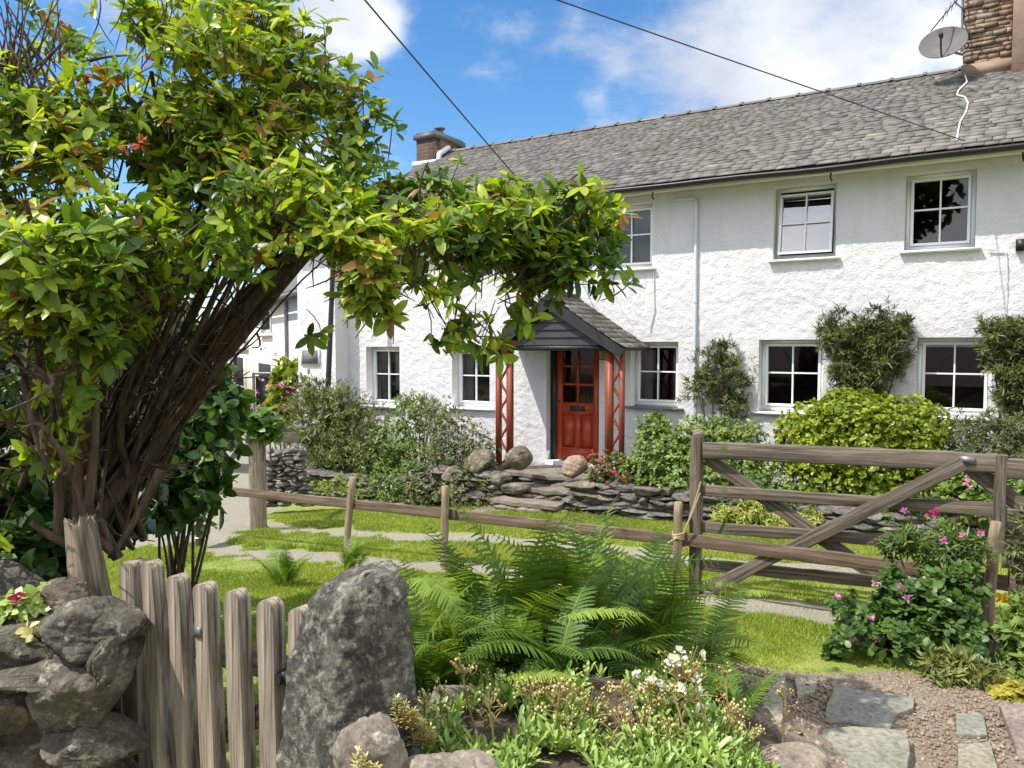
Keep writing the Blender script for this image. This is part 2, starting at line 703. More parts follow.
M['wallstone'] = m_stone('dry wall stone', (.045, .04, .032), (.13, .118, .095), (.30, .275, .225), 9, ((.45, .44, .36), 11, .58, .66), ((.055, .062, .015), 3, .57, .66), .9, .015)
M['slatewall'] = m_stone('slate walling', (.045, .042, .038), (.14, .132, .12), (.34, .32, .29), 5, ((.5, .5, .46), 12, .62, .7), NOL, .8, .02)
M['stepstone'] = m_stone('worn step stone', (.10, .09, .078), (.21, .19, .165), (.35, .32, .285), 5, ((.5, .48, .42), 12, .62, .7), NOL, .6, .012)
M['litter'] = m_leaf('fallen leaf', [(0, (.10, .05, .025)), (.6, (.26, .14, .06)), (1, (.36, .28, .08))], .7, .2, 1.1)
M['flag'] = m_stone('green slate flag', (.19, .195, .16), (.26, .262, .215), (.33, .325, .275), 3.5, ((.34, .35, .3), 14, .66, .74), NOL, .25, .004, .6)
M['purpleflag'] = m_stone('purple slab', (.17, .135, .125), (.24, .195, .18), (.3, .25, .23), 4, NOL, NOL, .3, .004)
M['gravel'] = m_stone('gravel chippings', (.13, .105, .075), (.27, .222, .17), (.46, .41, .345), 16, NOL, NOL, .3, .003)


def roof_mat():
    m, t, b, o = new_mat('roof slate')
    c = ramp(t, attr(t), [(0, (.075, .069, .061)), (.35, (.125, .116, .104)), (.65, (.17, .158, .14)), (.9, (.25, .235, .205)), (1, (.24, .185, .14))])
    k = noise(t, 1.1, 5)
    c = mixc(t, mth(t, 'MULTIPLY', mth(t, 'SUBTRACT', k, .5, True), 2.2), c, (.20, .195, .13))
    n = noise(t, 22, 7, .7)
    c = mixc(t, mth(t, 'MULTIPLY', n, .5), c, mixc(t, 1.0, c, (.5, .5, .5), 'MULTIPLY'))
    t.links.new(c, b.inputs['Base Color'])
    setin(b, Roughness=.75)
    bump(t, b, n, .5, .008)
    return m


def brick_mat(name, c1, c2, mortar, coordstretch=(1, 1, 1)):
    m, t, b, o = new_mat(name)
    tcn = t.nodes.new('ShaderNodeTexCoord')
    sx = t.nodes.new('ShaderNodeSeparateXYZ')
    t.links.new(tcn.outputs['Object'], sx.inputs[0])
    cx = t.nodes.new('ShaderNodeCombineXYZ')
    t.links.new(mth(t, 'ADD', sx.outputs[0], sx.outputs[1]), cx.inputs[0])
    t.links.new(sx.outputs[2], cx.inputs[1])
    br = t.nodes.new('ShaderNodeTexBrick')
    t.links.new(cx.outputs[0], br.inputs['Vector'])
    br.inputs['Color1'].default_value = (*c1, 1)
    br.inputs['Color2'].default_value = (*c2, 1)
    br.inputs['Mortar'].default_value = (*mortar, 1)
    setin(br, Scale=1.0, Mortar_Size=.011, Brick_Width=.23, Row_Height=.078, Mortar_Smooth=.2)
    n = noise(t, 7, 6)
    c = mixc(t, mth(t, 'MULTIPLY', n, .7), br.outputs['Color'], mixc(t, 1.0, br.outputs['Color'], (.5, .48, .46), 'MULTIPLY'))
    t.links.new(c, b.inputs['Base Color'])
    setin(b, Roughness=.9)
    bump(t, b, mth(t, 'SUBTRACT', mth(t, 'MULTIPLY', noise(t, 25, 5), .5), br.outputs['Fac']), .8, .012)
    return m


M['roof'] = roof_mat()
M['brick'] = brick_mat('chimney brick', (.27, .16, .11), (.42, .31, .22), (.33, .27, .21))
M['redbrick'] = brick_mat('dark red chimney brick', (.085, .036, .027), (.115, .052, .038), (.12, .10, .085))
M['stackrender'] = m_plain('brown stack render', (.30, .205, .15), .9, var=.22, scale=3, bmp=.5, bdist=.01)


def glass_mat(name, extra):
    m, t, b, o = new_mat(name)
    t.nodes.remove(b)
    tr = t.nodes.new('ShaderNodeBsdfTransparent')
    tr.inputs[0].default_value = (.62, .66, .66, 1)
    gl = t.nodes.new('ShaderNodeBsdfGlossy')
    gl.inputs['Roughness'].default_value = .015
    fr = t.nodes.new('ShaderNodeFresnel')
    fr.inputs[0].default_value = 1.5
    mx = t.nodes.new('ShaderNodeMixShader')
    t.links.new(mth(t, 'ADD', mth(t, 'MULTIPLY', fr.outputs[0], 1.9, True), extra, True), mx.inputs[0])
    t.links.new(tr.outputs[0], mx.inputs[1])
    t.links.new(gl.outputs[0], mx.inputs[2])
    t.links.new(mx.outputs[0], o.inputs[0])
    return m


M['glass'] = glass_mat('window glass', 0)
M['coatglass'] = glass_mat('coated window glass', .3)


def ground_mat():
    m, t, b, o = new_mat('lawn and soil')
    n1 = noise(t, .9, 5)
    n2 = noise(t, 9, 6)
    n3 = noise(t, 60, 5)
    g = ramp(t, n2, [(.3, (.14, .19, .03)), (.52, (.225, .28, .045)), (.72, (.33, .34, .09))])
    g = mixc(t, mth(t, 'MULTIPLY', mth(t, 'SUBTRACT', n1, .45, True), 1.5), g, (.16, .15, .05))
    gv = ramp(t, n3, [(.3, (.15, .135, .095)), (.5, (.26, .24, .18)), (.7, (.40, .37, .30))])
    s = ramp(t, noise(t, 30, 7), [(.3, (.035, .025, .016)), (.6, (.10, .075, .05)), (.75, (.17, .13, .095))])
    pg = ramp(t, n3, [(.3, (.12, .09, .06)), (.55, (.25, .195, .145)), (.75, (.36, .30, .235))])

    def msk(name, w, lo=.4, hi=.6):
        a = mth(t, 'ADD', attr(t, name), mth(t, 'MULTIPLY', mth(t, 'SUBTRACT', noise(t, 7, 6, .7), .5), w))
        r = t.nodes.new('ShaderNodeMapRange')
        setin(r, From_Min=lo, From_Max=hi)
        t.links.new(a, r.inputs[0])
        return r.outputs[0]
    c = mixc(t, msk('rut', 1.0, .2, .8), g, gv)
    c = mixc(t, msk('soil', 1.3), c, s)
    c = mixc(t, msk('path', .5), c, pg)
    t.links.new(c, b.inputs['Base Color'])
    setin(b, Roughness=.95)
    bump(t, b, mth(t, 'ADD', n3, n2), .7, .02)
    return m


M['ground'] = ground_mat()
M['soil'] = m_stone('bed soil', (.03, .022, .015), (.075, .055, .037), (.15, .11, .08), 14, NOL, NOL, .8, .02)
# foliage
M['rhodo'] = m_leaf('glossy shrub leaf', [(0, (.055, .11, .022)), (.25, (.12, .22, .03)), (.55, (.31, .43, .045)), (.87, (.60, .69, .08)), (.97, (.68, .60, .11)), (1, (.36, .18, .06))], .36, .52, 1.8)
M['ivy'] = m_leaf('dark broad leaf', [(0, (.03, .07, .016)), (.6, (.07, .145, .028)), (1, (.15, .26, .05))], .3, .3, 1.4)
M['yew'] = m_leaf('yew needle', [(0, (.06, .075, .02)), (.6, (.13, .155, .04)), (1, (.25, .26, .085))], .55, .2, 1.2)
M['juniper'] = m_leaf('juniper spray', [(0, (.075, .10, .026)), (.6, (.165, .19, .048)), (1, (.28, .30, .09))], .55, .2, 1.2)
M['lime'] = m_leaf('bright privet leaf', [(0, (.13, .19, .016)), (.5, (.28, .36, .03)), (1, (.46, .50, .06))], .4, .4, 1.5)
M['midgreen'] = m_leaf('mid green leaf', [(0, (.07, .125, .025)), (.5, (.15, .235, .045)), (1, (.28, .36, .09))], .45, .35, 1.4)
M['oliveg'] = m_leaf('olive shrub leaf', [(0, (.07, .09, .03)), (.55, (.155, .19, .065)), (.9, (.26, .28, .115)), (1, (.28, .10, .06))], .5, .3, 1.3)
M['fern'] = m_leaf('fern frond', [(0, (.062, .13, .018)), (.5, (.145, .25, .03)), (1, (.36, .47, .075))], .5, .42, 1.5)
M['succ'] = m_leaf('succulent leaf', [(0, (.15, .25, .05)), (.6, (.32, .45, .10)), (1, (.52, .60, .21))], .4, .2, 1.2)
M['geran'] = m_leaf('cranesbill leaf', [(0, (.045, .095, .02)), (.6, (.11, .20, .035)), (1, (.23, .33, .075))], .4, .35, 1.4)
M['grass'] = m_leaf('grass blade', [(0, (.175, .255, .032)), (.5, (.345, .425, .058)), (.82, (.50, .52, .105)), (1, (.56, .50, .21))], .5, .4, 1.3)
M['yellowleaf'] = m_leaf('golden leaf', [(0, (.28, .25, .03)), (1, (.55, .46, .07))], .5, .3, 1.2)
M['pink'] = m_leaf('pink petal', [(0, (.55, .12, .38)), (1, (.75, .28, .58))], .6, .3, 1.1)
M['magenta'] = m_leaf('magenta petal', [(0, (.50, .02, .20)), (1, (.65, .05, .30))], .6, .3, 1.1)
M['redfl'] = m_leaf('red bloom', [(0, (.38, .05, .03)), (.6, (.55, .14, .08)), (1, (.6, .3, .2))], .6, .3, 1.1)
M['yellow'] = m_leaf('yellow petal', [(0, (.75, .45, .01)), (1, (.85, .6, .03))], .6, .3, 1.1)
M['white'] = m_leaf('white petal', [(0, (.75, .76, .72)), (1, (.85, .85, .82))], .6, .3, 1.0)
M['bud'] = m_leaf('saxifrage bud', [(0, (.32, .16, .06)), (.35, (.52, .42, .13)), (1, (.74, .70, .38))], .6, .2, 1.0)
M['budstem'] = m_plain('flower stalk', (.27, .20, .07), .7, var=.35, scale=20, bmp=0)
M['greenstem'] = m_plain('green stalk', (.11, .14, .04), .7, var=.3, scale=20, bmp=0)
M['stem'] = m_plain('woody stem', (.085, .06, .04), .8, var=.4, scale=12)
M['lanternglass'] = m_plain('lantern glass', (.25, .2, .14), .2, var=.3, bmp=0)
M['green'] = m_plain('green lid plastic', (.05, .2, .04), .5)

# ------------------------------------------------------------------ terrain
def rut_mask(X, Y):
    """two worn wheel tracks running past the house"""
    m = np.zeros_like(X)
    for a, b, w in (((-1.6, 8.96), (1.0, 7.62), .27), ((-.72, 6.98), (1.66, 5.72), .25)):
        a, b = np.array(a), np.array(b)
        d = (b - a) / np.linalg.norm(b - a)
        nn = np.array([-d[1], d[0]])
        wob = .09 * np.sin(X * 1.7 + a[0]) + .05 * np.sin(X * 4.1)
        dist = np.abs((X - a[0]) * nn[0] + (Y - a[1]) * nn[1] + wob)
        m = np.maximum(m, ss(w * 1.8, w * .3, dist) * .88)
    # gravelled lane beyond the lawn on the left
    lane = ss(-2.9, -3.5, X + (Y - 9) * .12) * ss(8.2, 8.9, Y - .35 * (X + 3.5))
    far = ss(14.5, 15.5, Y) * ss(-15, -13, X) * ss(0, -1.5, X)
    return np.maximum(m, np.maximum(lane, far) * 1.0)


def path_mask(X, Y):
    return ss(.98, 1.25, X + .05 * np.sin(Y * 9)) * ss(4.33, 4.05, Y + .1 * np.sin(X * 5) + .32 * (X - 1.8)) * ss(.2, .6, Y)


def soil_mask(X, Y):
    a = ss(.1, -.1, X + .22 + .45 * Y) * ss(2.3, 2.45, Y) * ss(5.0, 4.3, Y)
    r = ss(1.0, .8, np.sqrt(((X - .3) / 1.25) ** 2 + ((Y - 2.9) / 1.6) ** 2))
    g = ss(1.0, .5, np.sqrt(((X - 2.85) / .75) ** 2 + ((Y - 4.45) / .42) ** 2))
    b = ss(2.2, 1.8, Y) * ss(1.3, 1.0, X)
    return np.maximum(np.maximum(a, r), np.maximum(g, b))


def make_ground():
    xs = np.unique(np.concatenate([np.linspace(-4.5, 5.5, 221), np.linspace(-12, 12, 49), -np.geomspace(12, 700, 22), np.geomspace(12, 700, 22)]))
    ys = np.unique(np.concatenate([np.linspace(1.4, 11.5, 226), np.linspace(-6, 30, 60), -np.geomspace(6, 700, 20), np.geomspace(30, 900, 20)]))
    X, Y = np.meshgrid(xs, ys, indexing='ij')
    Z = ground(X, Y)
    near = ss(16, 10, np.hypot(X, Y))
    P = np.stack([X, Y, Z * 0], -1)
    Z = Z + near * (.012 * fbm(P, 3, 4, 3) + .02 * vnoise(P, .9, 9)) - near * .02 * rut_mask(X, Y)
    v = np.stack([X, Y, Z], -1).reshape(-1, 3)
    nx, ny = len(xs), len(ys)
    i = (np.arange(nx - 1)[:, None] * ny + np.arange(ny - 1)[None]).ravel()
    f = np.stack([i, i + ny, i + ny + 1, i + 1], -1)
    mb = MB().add(v, f, .5)
    o = mb.build('ground', M['ground'], frame=Matrix.Identity(4), smooth=True)
    for nm, fnc in (('rut', rut_mask), ('path', path_mask), ('soil', soil_mask)):
        a = o.data.attributes.new(nm, 'FLOAT', 'POINT')
        a.data.foreach_set('value', fnc(X, Y).ravel().astype(np.float32))
    tag(o, 'grassy ground with two worn wheel tracks in front of the cottage', kind='structure')
    return o


make_ground()

# ------------------------------------------------------------------ cottage
HROT = math.atan2(ft[1], ft[0])
TL, TR = -4.63, 8.2
ZB, ZT = -2.5, 2.26
house = empty('cottage', D0 + np.array([0, 0, -1.87]), HROT, 'long whitewashed stone cottage with slate roof and red front door', 'cottage')

REC = .17
WINS = [  # t0, t1, ztop, zbot, kind
    (-4.15, -3.45, 1.9, 1.0, 'plain'),
    (.45, 1.215, 2.04, 1.10, 'plain'),
    (2.89, 3.66, 2.06, 1.11, 'open'),
    (4.43, 5.17, 2.06, 1.13, 'plain'),
    (-4.2, -3.43, -.03, -1.09, 'blind'),
    (-2.3, -1.55, -.06, -1.04, 'curtain'),
    (.90, 1.62, .045, -.90, 'curtain'),
    (2.73, 3.54, .07, -.89, 'plain'),
    (4.60, 5.39, .09, -.86, 'plain')]
DOOR = (-.50, .40, .13, -1.85)


def make_wall():
    step = .026
    edges_t = sorted({w[0] for w in WINS} | {w[1] for w in WINS} | {DOOR[0], DOOR[1], TL, TR})
    edges_z = sorted({w[2] for w in WINS} | {w[3] for w in WINS} | {DOOR[2], DOOR[3], ZB, ZT})

    def lines(e):
        r = []
        for a, b in zip(e[:-1], e[1:]):
            k = max(1, int(round((b - a) / step)))
            r += list(np.linspace(a, b, k, endpoint=False))
        return np.array(r + [e[-1]])
    ts, zs = lines(edges_t), lines(edges_z)
    T, Z = np.meshgrid(ts, zs, indexing='ij')
    P = np.stack([T, Z, T * 0], -1)
    keep = np.ones((len(ts) - 1, len(zs) - 1), bool)
    ct, cz = (ts[1:] + ts[:-1]) / 2, (zs[1:] + zs[:-1]) / 2
    amp = np.ones_like(T)
    for t0, t1, z1, z0 in [w[:4] for w in WINS] + [DOOR]:
        keep &= ~((ct[:, None] > t0) & (ct[:, None] < t1) & (cz[None] > z0) & (cz[None] < z1))
        dx = np.maximum(np.maximum(t0 - T, T - t1), 0)
        dz = np.maximum(np.maximum(z0 - Z, Z - z1), 0)
        amp = np.minimum(amp, ss(0, .09, np.hypot(dx, dz)))
    lump = fbm(P, 17, 4, 21, .75) * .0062 + np.abs(vnoise(P, 9, 5)) * .003 + vnoise(P, 1.3, 8) * .012
    smooth_top = 1 - .45 * ss(1.0, 1.5, Z)
    Nn = lump * amp * smooth_top
    v = H(T, Nn, Z).reshape(-1, 3)
    nz_ = len(zs)
    ii, jj = np.nonzero(keep)
    i = ii * nz_ + jj
    f = np.stack([i, i + 1, i + nz_ + 1, i + nz_], -1)[:, ::-1]
    mb = MB().add(v, f, .5)
    # the other outside faces
    zr = 4.02
    gab = lambda t: [H(t, 0, ZB), H(t, 0, ZT), H(t, -3, zr), H(t, -6, ZT), H(t, -6, ZB)]
    mb.poly(gab(TL)); mb.poly(gab(TR)); mb.poly([H(TL, -6, ZB), H(TR, -6, ZB), H(TR, -6, ZT), H(TL, -6, ZT)])
    o = mb.build('wall', M['render'], house, smooth=True)
    # painted reveals, 3 mm inside the wall face edges
    return o


def reveal(t0, t1, z1, z0, parent):
    mb = MB()
    q = lambda n: [H(t0, n, z0), H(t1, n, z0), H(t1, n, z1), H(t0, n, z1)]
    a, b = q(0), q(-REC - .06)
    v = np.vstack([a, b])
    mb.add(v, [[k, (k + 1) % 4, 4 + (k + 1) % 4, 4 + k] for k in range(4)])
    mb.build('reveal', M['reveal'], parent)


make_wall()


def bar(mb, t0, t1, z0, z1, n0, n1, rnd=None):
    """box in house directions"""
    mb.box(H((t0 + t1) / 2, (n0 + n1) / 2, (z0 + z1) / 2), (t1 - t0, abs(n1 - n0), z1 - z0), [ft, fn, [0, 0, 1]], rnd)


def window(t0, t1, z1, z0, kind):
    fw = .052
    nb, nf = -REC - .05, -REC
    mb = MB()
    e = .004
    for a, b, c, d in ((t0 + e, t1 - e, z0 + e, z0 + fw + .02), (t0 + e, t1 - e, z1 - fw, z1 - e), (t0 + e, t0 + fw, z0 + fw + .021, z1 - fw - .001), (t1 - fw, t1 - e, z0 + fw + .021, z1 - fw - .001)):
        bar(mb, a, b, c, d, nb, nf)
    a, b, c, d = t0 + fw, t1 - fw, z0 + fw + .02, z1 - fw
    w = mb.build('window', M['upvc'], house)
    # casement
    mb = MB()
    s = .034
    out = (lambda z: .0) if kind != 'open' else (lambda z: .012 + .12 * (d - z) / (d - c))
    mb2 = MB()

    def piece(m, ta, tb, za, zb, off0, off1):
        pts = [H(ta, out(za) + off1, za), H(tb, out(za) + off1, za), H(tb, out(zb) + off1, zb), H(ta, out(zb) + off1, zb)]
        m.prism(pts, fn * (off0 - off1))
    o0, o1 = nb + .012, nf + .014
    if kind == 'open':
        c, d = c + .004, d - .03
    g = .003
    piece(mb, a + g, b - g, c + g, c + s, o0, o1); piece(mb, a + g, b - g, d - s, d - g, o0, o1)
    piece(mb, a + g, a + s, c + s + .001, d - s - .001, o0, o1); piece(mb, b - s, b - g, c + s + .001, d - s - .001, o0, o1)
    tm, zm = (a + b) / 2, (c + d) / 2 + (.03 if kind != 'open' else .0)
    gb = .0095
    piece(mb, tm - gb, tm + gb, c + s + .001, d - s - .001, o0 + .008, o1 - .006)
    piece(mb, a + s + .001, tm - gb - .001, zm - gb, zm + gb, o0 + .008, o1 - .006)
    piece(mb, tm + gb + .001, b - s - .001, zm - gb, zm + gb, o0 + .008, o1 - .006)
    mb.build('casement', M['upvc'], w)
    off = nb + .026
    mb2.poly([H(a + s - .004, out(c) + off, c + s - .004), H(b - s + .004, out(c) + off, c + s - .004), H(b - s + .004, out(d) + off, d - s + .004), H(a + s - .004, out(d) + off, d - s + .004)])
    mb2.build('pane', M['coatglass' if kind == 'open' else 'glass'], w)
    # the dim room behind
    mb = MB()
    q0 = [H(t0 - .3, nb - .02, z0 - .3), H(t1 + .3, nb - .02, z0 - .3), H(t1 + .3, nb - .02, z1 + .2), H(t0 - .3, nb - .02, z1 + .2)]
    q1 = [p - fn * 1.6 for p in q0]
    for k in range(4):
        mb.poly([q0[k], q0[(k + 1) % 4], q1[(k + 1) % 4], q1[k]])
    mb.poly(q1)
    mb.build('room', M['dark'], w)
    if kind in ('curtain', 'blind'):
        mb = MB()
        for ta, tb in ((a - .02, a + .17), (b - .12, b + .02)):
            tt = np.linspace(ta, tb, 24)
            nn = nb - .09 + .018 * np.sin(np.linspace(0, 24, 24))
            top, bot = H(tt, nn, np.full(24, d + .03)), H(tt, nn, np.full(24, c - .05))
            i = np.arange(23)
            mb.add(np.vstack([top, bot]), np.stack([i, i + 1, i + 25, i + 24], -1))
        mb.build('curtain', M['curtain'], w)
    if kind == 'blind':
        mb = MB()
        bar(mb, tm + .06, b - .02, c + .2, d - .03, nb - .07, nb - .06)
        mb.build('hanging_panel', M['upvc'], w)
    mb = MB()
    up = z0 > 0
    mb.box(H((t0 + t1) / 2 + .01, .035 - REC / 2 - .02, z0 - .018 + .006), (t1 - t0 + (.10 if up else .16), REC + .10, .035), [ft, fn, [0, 0, 1]], jit=.006)
    reveal(t0, t1, z1, z0, w)
    mb.build('sill', M['sillm'] if (kind == 'curtain' and t0 > 0) else M['reveal'], w)
    return w


for wd in WINS:
    window(*wd)

# roof ------------------------------------------------------------------
E_N, E_Z, R_N, R_Z = .34, 2.20, -3.0, 4.08
SL = math.hypot(E_N - R_N, R_Z - E_Z)
u_s = (fn * (R_N - E_N) + np.array([0, 0, R_Z - E_Z])) / SL
n_s = np.cross(ft, u_s)
n_s = n_s if n_s[2] > 0 else -n_s
T0R, T1R = TL - .12, TR


def roof_slope(mb, t0, t1, org_n, org_z, length, u, nr, ex0=.135, ex1=.088, wmin=.12, wmax=.27, lift=.0):
    s, row = -.03, 0
    while s < length - .05:
        k = s / length
        ex = ex0 + (ex1 - ex0) * k
        hgt = ex * 1.9
        t = t0 - rng.random() * .2
        while t < t1:
            wv = (wmin + (wmax - wmin) * rng.random() ** 1.3) * (1 - .25 * k)
            a, b = max(t, t0), min(t + wv, t1)
            if b - a > .03:
                top = min(s + hgt, length)
                th = .008 + .008 * rng.random()
                c = H((a + b) / 2, org_n, org_z) + u * ((s + top) / 2 + rng.normal() * .006) + nr * (.022 + lift + rng.random() * .006)
                tilt = math.radians(3.2) + rng.normal() * .006
                uu = u * math.cos(tilt) - nr * math.sin(tilt)
                nn = nr * math.cos(tilt) + u * math.sin(tilt)
                rr = np.clip(rng.normal(.40 + .26 * (1 - k) * ss(0, 5, (a + b) / 2) , .15), 0, .97 + .03 * (rng.random() < .1))
                mb.box(c, (b - a - .006, top - s, th), [ft, uu, nn], rr, jit=.004)
            t += wv
        s += ex
        row += 1


mb = MB()
e0, e1 = H(T0R, E_N, E_Z), H(T1R, E_N, E_Z)
r0, r1 = H(T0R, R_N, R_Z), H(T1R, R_N, R_Z)
mb.prism([e0, e1, r1, r0], -n_s * .05, .25)
b0, b1 = H(T0R, -6.3, E_Z), H(T1R, -6.3, E_Z)
mb.poly([r0, r1, b1, b0], .3)
roof_slope(mb, T0R, T1R, E_N, E_Z, SL, u_s, n_s)
roof = mb.build('roof', M['roof'], house)
mb = MB()
t = T0R
while t < T1R:
    q = min(t + .46, T1R)
    a = np.linspace(-1.15, 1.15, 7)
    for rad, ta, tb in ((.105, t, q - .012), (.122, q - .05, q)):
        ring0 = np.array([H(ta, R_N + rad * math.sin(x) * 1.25, R_Z - .055 + rad * math.cos(x)) for x in a])
        ring1 = np.array([H(tb, R_N + rad * math.sin(x) * 1.25, R_Z - .055 + rad * math.cos(x)) for x in a])
        i = np.arange(6)
        rv = .3 + .5 * rng.random()
        mb.add(np.vstack([ring0, ring1]), np.stack([i, i + 1, i + 8, i + 7], -1), rv)
        mb.poly(ring1, rv); mb.poly(ring0, rv)
    t += .46
mb.build('ridge_tiles', M['roof'], roof)
# gutter
mb = MB()
a = np.linspace(math.pi, 2 * math.pi, 9)
prof = [(E_N + .055 + .058 * math.cos(x), E_Z - .03 + .058 * math.sin(x)) for x in a] + [(E_N + .055 + .05 * math.cos(x), E_Z - .03 + .05 * math.sin(x)) for x in a[::-1]]
tt = np.linspace(T0R, T1R, 40)
sagv = .008 * np.sin(tt * 1.3) + .006 * np.sin(tt * 3.1)
rings = np.array([[H(x, n, z + sg) for n, z in prof] for x, sg in zip(tt, sagv)])
k = len(prof)
i = (np.arange(39)[:, None] * k)
j = np.arange(k)[None]
mb.add(rings.reshape(-1, 3), np.stack([i + j, i + (j + 1) % k, i + k + (j + 1) % k, i + k + j], -1).reshape(-1, 4))
mb.build('gutter', M['black'], house)
mb = MB()
bar(mb, T0R, T1R, E_Z - .06, E_Z - .005, .012, .12)
mb.build('eaves_board', M['reveal'], house)
for t in (3.62, 1.3, 5.6):
    mb = MB()
    mb.tube([H(t, .2, 2.12), H(t, .25, 2.06), H(t + .01, .2, 2.03)], .012)
    mb.build('gutter_bracket', M['black'], house)

# pipes and surface cables
mb = MB()
mb.tube([H(1.55, .03, 2.02), H(1.8, .03, 2.02), H(1.865, .035, 2.0), H(1.865, .035, 1.9), H(1.866, .035, 0), H(1.866, .035, -1.6)], .024, 8)
for z in (1.5, .6, -.3):
    mb.tube([H(1.866, .035, z - .012), H(1.866, .035, z + .012)], .031, 8)
mb.build('downpipe', M['pipe'], house)
mb = MB()
mb.tube([H(5.30, .025, 1.10), H(5.47, .025, 1.08), H(5.49, .025, .9), H(5.49, .025, .1)], .007, 6)
mb.build('wall_cable', M['pipe'], house)
mb = MB()
mb.tube([H(1.25, .02, 1.05), H(1.27, .02, .5), H(1.2, .02, .2)], .008, 5)
mb.build('wall_cable', M['pipe'], house)
mb = MB()
mb.tube([H(.5, .02, 1.06), H(.75, .02, .55), H(.92, .02, .3)], .006, 5)
mb.build('wall_cable', M['pipe'], house)
mb = MB()
pts = [at_n(px, py, -2.55) for px, py in ((963, 71),)]
cab = []
for px, py in ((964, 72), (967, 82), (958, 91), (957, 95), (965, 97), (968, 103), (966, 112), (960, 122), (958, 132), (957, 140)):
    d = px_dir(px, py)
    p0 = H(0, E_N, E_Z) + n_s * .05
    kk = (p0 @ n_s) / (d @ n_s)
    cab.append(d * kk)
mb.tube(cab, .010, 6)
mb.build('aerial_cable', M['whitecable'], house)
mb = MB()
px = at_n(1021, 245, .04)
mb.box(px, (.10, .07, .13), [ft, fn, [0, 0, 1]])  # small dark plate on the wall at the right edge
mb.build('dark_wall_plate', M['black'], house)

# chimneys
c = empty('chimney', H(5.45, -3, 3.5), HROT)
c.parent = house
c.matrix_basis = wm(house).inverted() @ wm(c)
mb = MB()
bar(mb, 4.97, 5.50, 3.45, 6.1, -3.43, -2.65, .0)
z = 3.6
while z < 6.1:
    hh = rng.uniform(.05, .10)
    for t_a, t_b, front in ((4.95, 5.52, True), (-3.44, -2.64, False)):
        x = t_a - rng.random() * .12
        while x < t_b:
            w_ = rng.uniform(.12, .32)
            a_, b_ = max(x, t_a), min(x + w_, t_b)
            if b_ - a_ > .03:
                o_ = rng.uniform(-.012, .018)
                if front:
                    mb.box(H((a_ + b_) / 2, -2.65 + o_, z + hh / 2), (b_ - a_ - .008, .07, hh - .009), [ft, fn, [0, 0, 1]], rng.random() * .8, jit=.006)
                else:
                    mb.box(H(4.965 - o_, (a_ + b_) / 2, z + hh / 2), (.06, b_ - a_ - .008, hh - .009), [ft, fn, [0, 0, 1]], rng.random() * .8, jit=.006)
            x += w_
    z += hh
mb.build('masonry_stack', M['chimneystone'], c)
mb = MB()
bar(mb, 5.521, 7.0, 3.2, 6.1, -3.6, -2.38)
mb.build('rendered_stack', M['stackrender'], c)
mb = MB()
mb.box(H(5.24, -2.6, 3.93), (.64, .16, .17), [ft, fn, [0, 0, 1]], jit=.01)
mb.build('flashing', M['stackrender'], c)
c2 = empty('chimney', H(-5.0, -3, 3.5), HROT)
c2.parent = house
c2.matrix_basis = wm(house).inverted() @ wm(c2)
mb = MB()
bar(mb, -5.0, -4.52, 3.3, 4.30, -3.5, -2.5)
mb.build('brick_stack', M['redbrick'], c2)
mb = MB()
bar(mb, -5.05, -4.47, 4.301, 4.40, -3.55, -2.45)
bar(mb, -5.01, -4.51, 4.402, 4.44, -3.51, -2.49)
mb.build('chimney_cap', M['lead'], c2)
mb = MB()
zz = np.array([4.43, 4.46, 4.52, 4.60, 4.61, 4.63, 4.65])
rr = np.array([.10, .09, .08, .075, .12, .12, .02])
mb.tube([H(-4.76, -3, z) for z in zz], rr, 12)
mb.build('chimney_pot', M['lead'], c2, smooth=True)
mb = MB()
mb.tube([H(-4.47, -2.56, 3.75), H(-4.44, -2.54, 3.95), H(-4.46, -2.9, 4.16)], .06, 5)
mb.tube([H(-5.05, -2.46, 3.78), H(-4.44, -2.45, 3.76)], .07, 5)
mb.build('flashing', M['pipe'], c2)

# porch ------------------------------------------------------------------
PN = .80
pt0, pt1 = -.90, 1.08
apx_t, apx_z = .02, .70
ez = .02
pr = empty('porch', H(0, .4, -1.87), HROT)
pr.parent = house
pr.matrix_basis = wm(house).inverted() @ wm(pr)
mb = MB()
for (ta, tb) in ((pt0, apx_t), (pt1, apx_t)):
    tb_, zb_ = tb, apx_z
    ua = unit(H(tb_, 0, zb_) - H(ta, 0, ez))
    ln = np.linalg.norm(H(tb_, 0, zb_) - H(ta, 0, ez))
    nr = np.cross(fn, ua)
    nr = nr if nr[2] > 0 else -nr
    st = H(ta, 0, ez) - ua * .12
    mb.prism([st + fn * .02, st + fn * (PN + .1), st + ua * (ln + .12) + fn * (PN + .1), st + ua * (ln + .12) + fn * .02], -nr * .03, .2)
    s = 0
    while s < ln + .06:
        x = .03
        while x < PN + .12:
            w_ = rng.uniform(.14, .26)
            b_ = min(x + w_, PN + .13)
            cc = st + ua * (s + .1) + fn * ((x + b_) / 2) + nr * (.018 + rng.random() * .004)
            ti = .06
            uu = ua * math.cos(ti) - nr * math.sin(ti)
            n2 = nr * math.cos(ti) + ua * math.sin(ti)
            mb.box(cc, (b_ - x - .004, .24, .009), [fn, uu, n2], np.clip(rng.normal(.45, .2), 0, 1), jit=.003)
            x += w_
        s += .125
mb.build('porch_roof', M['roof'], pr)
mb = MB()
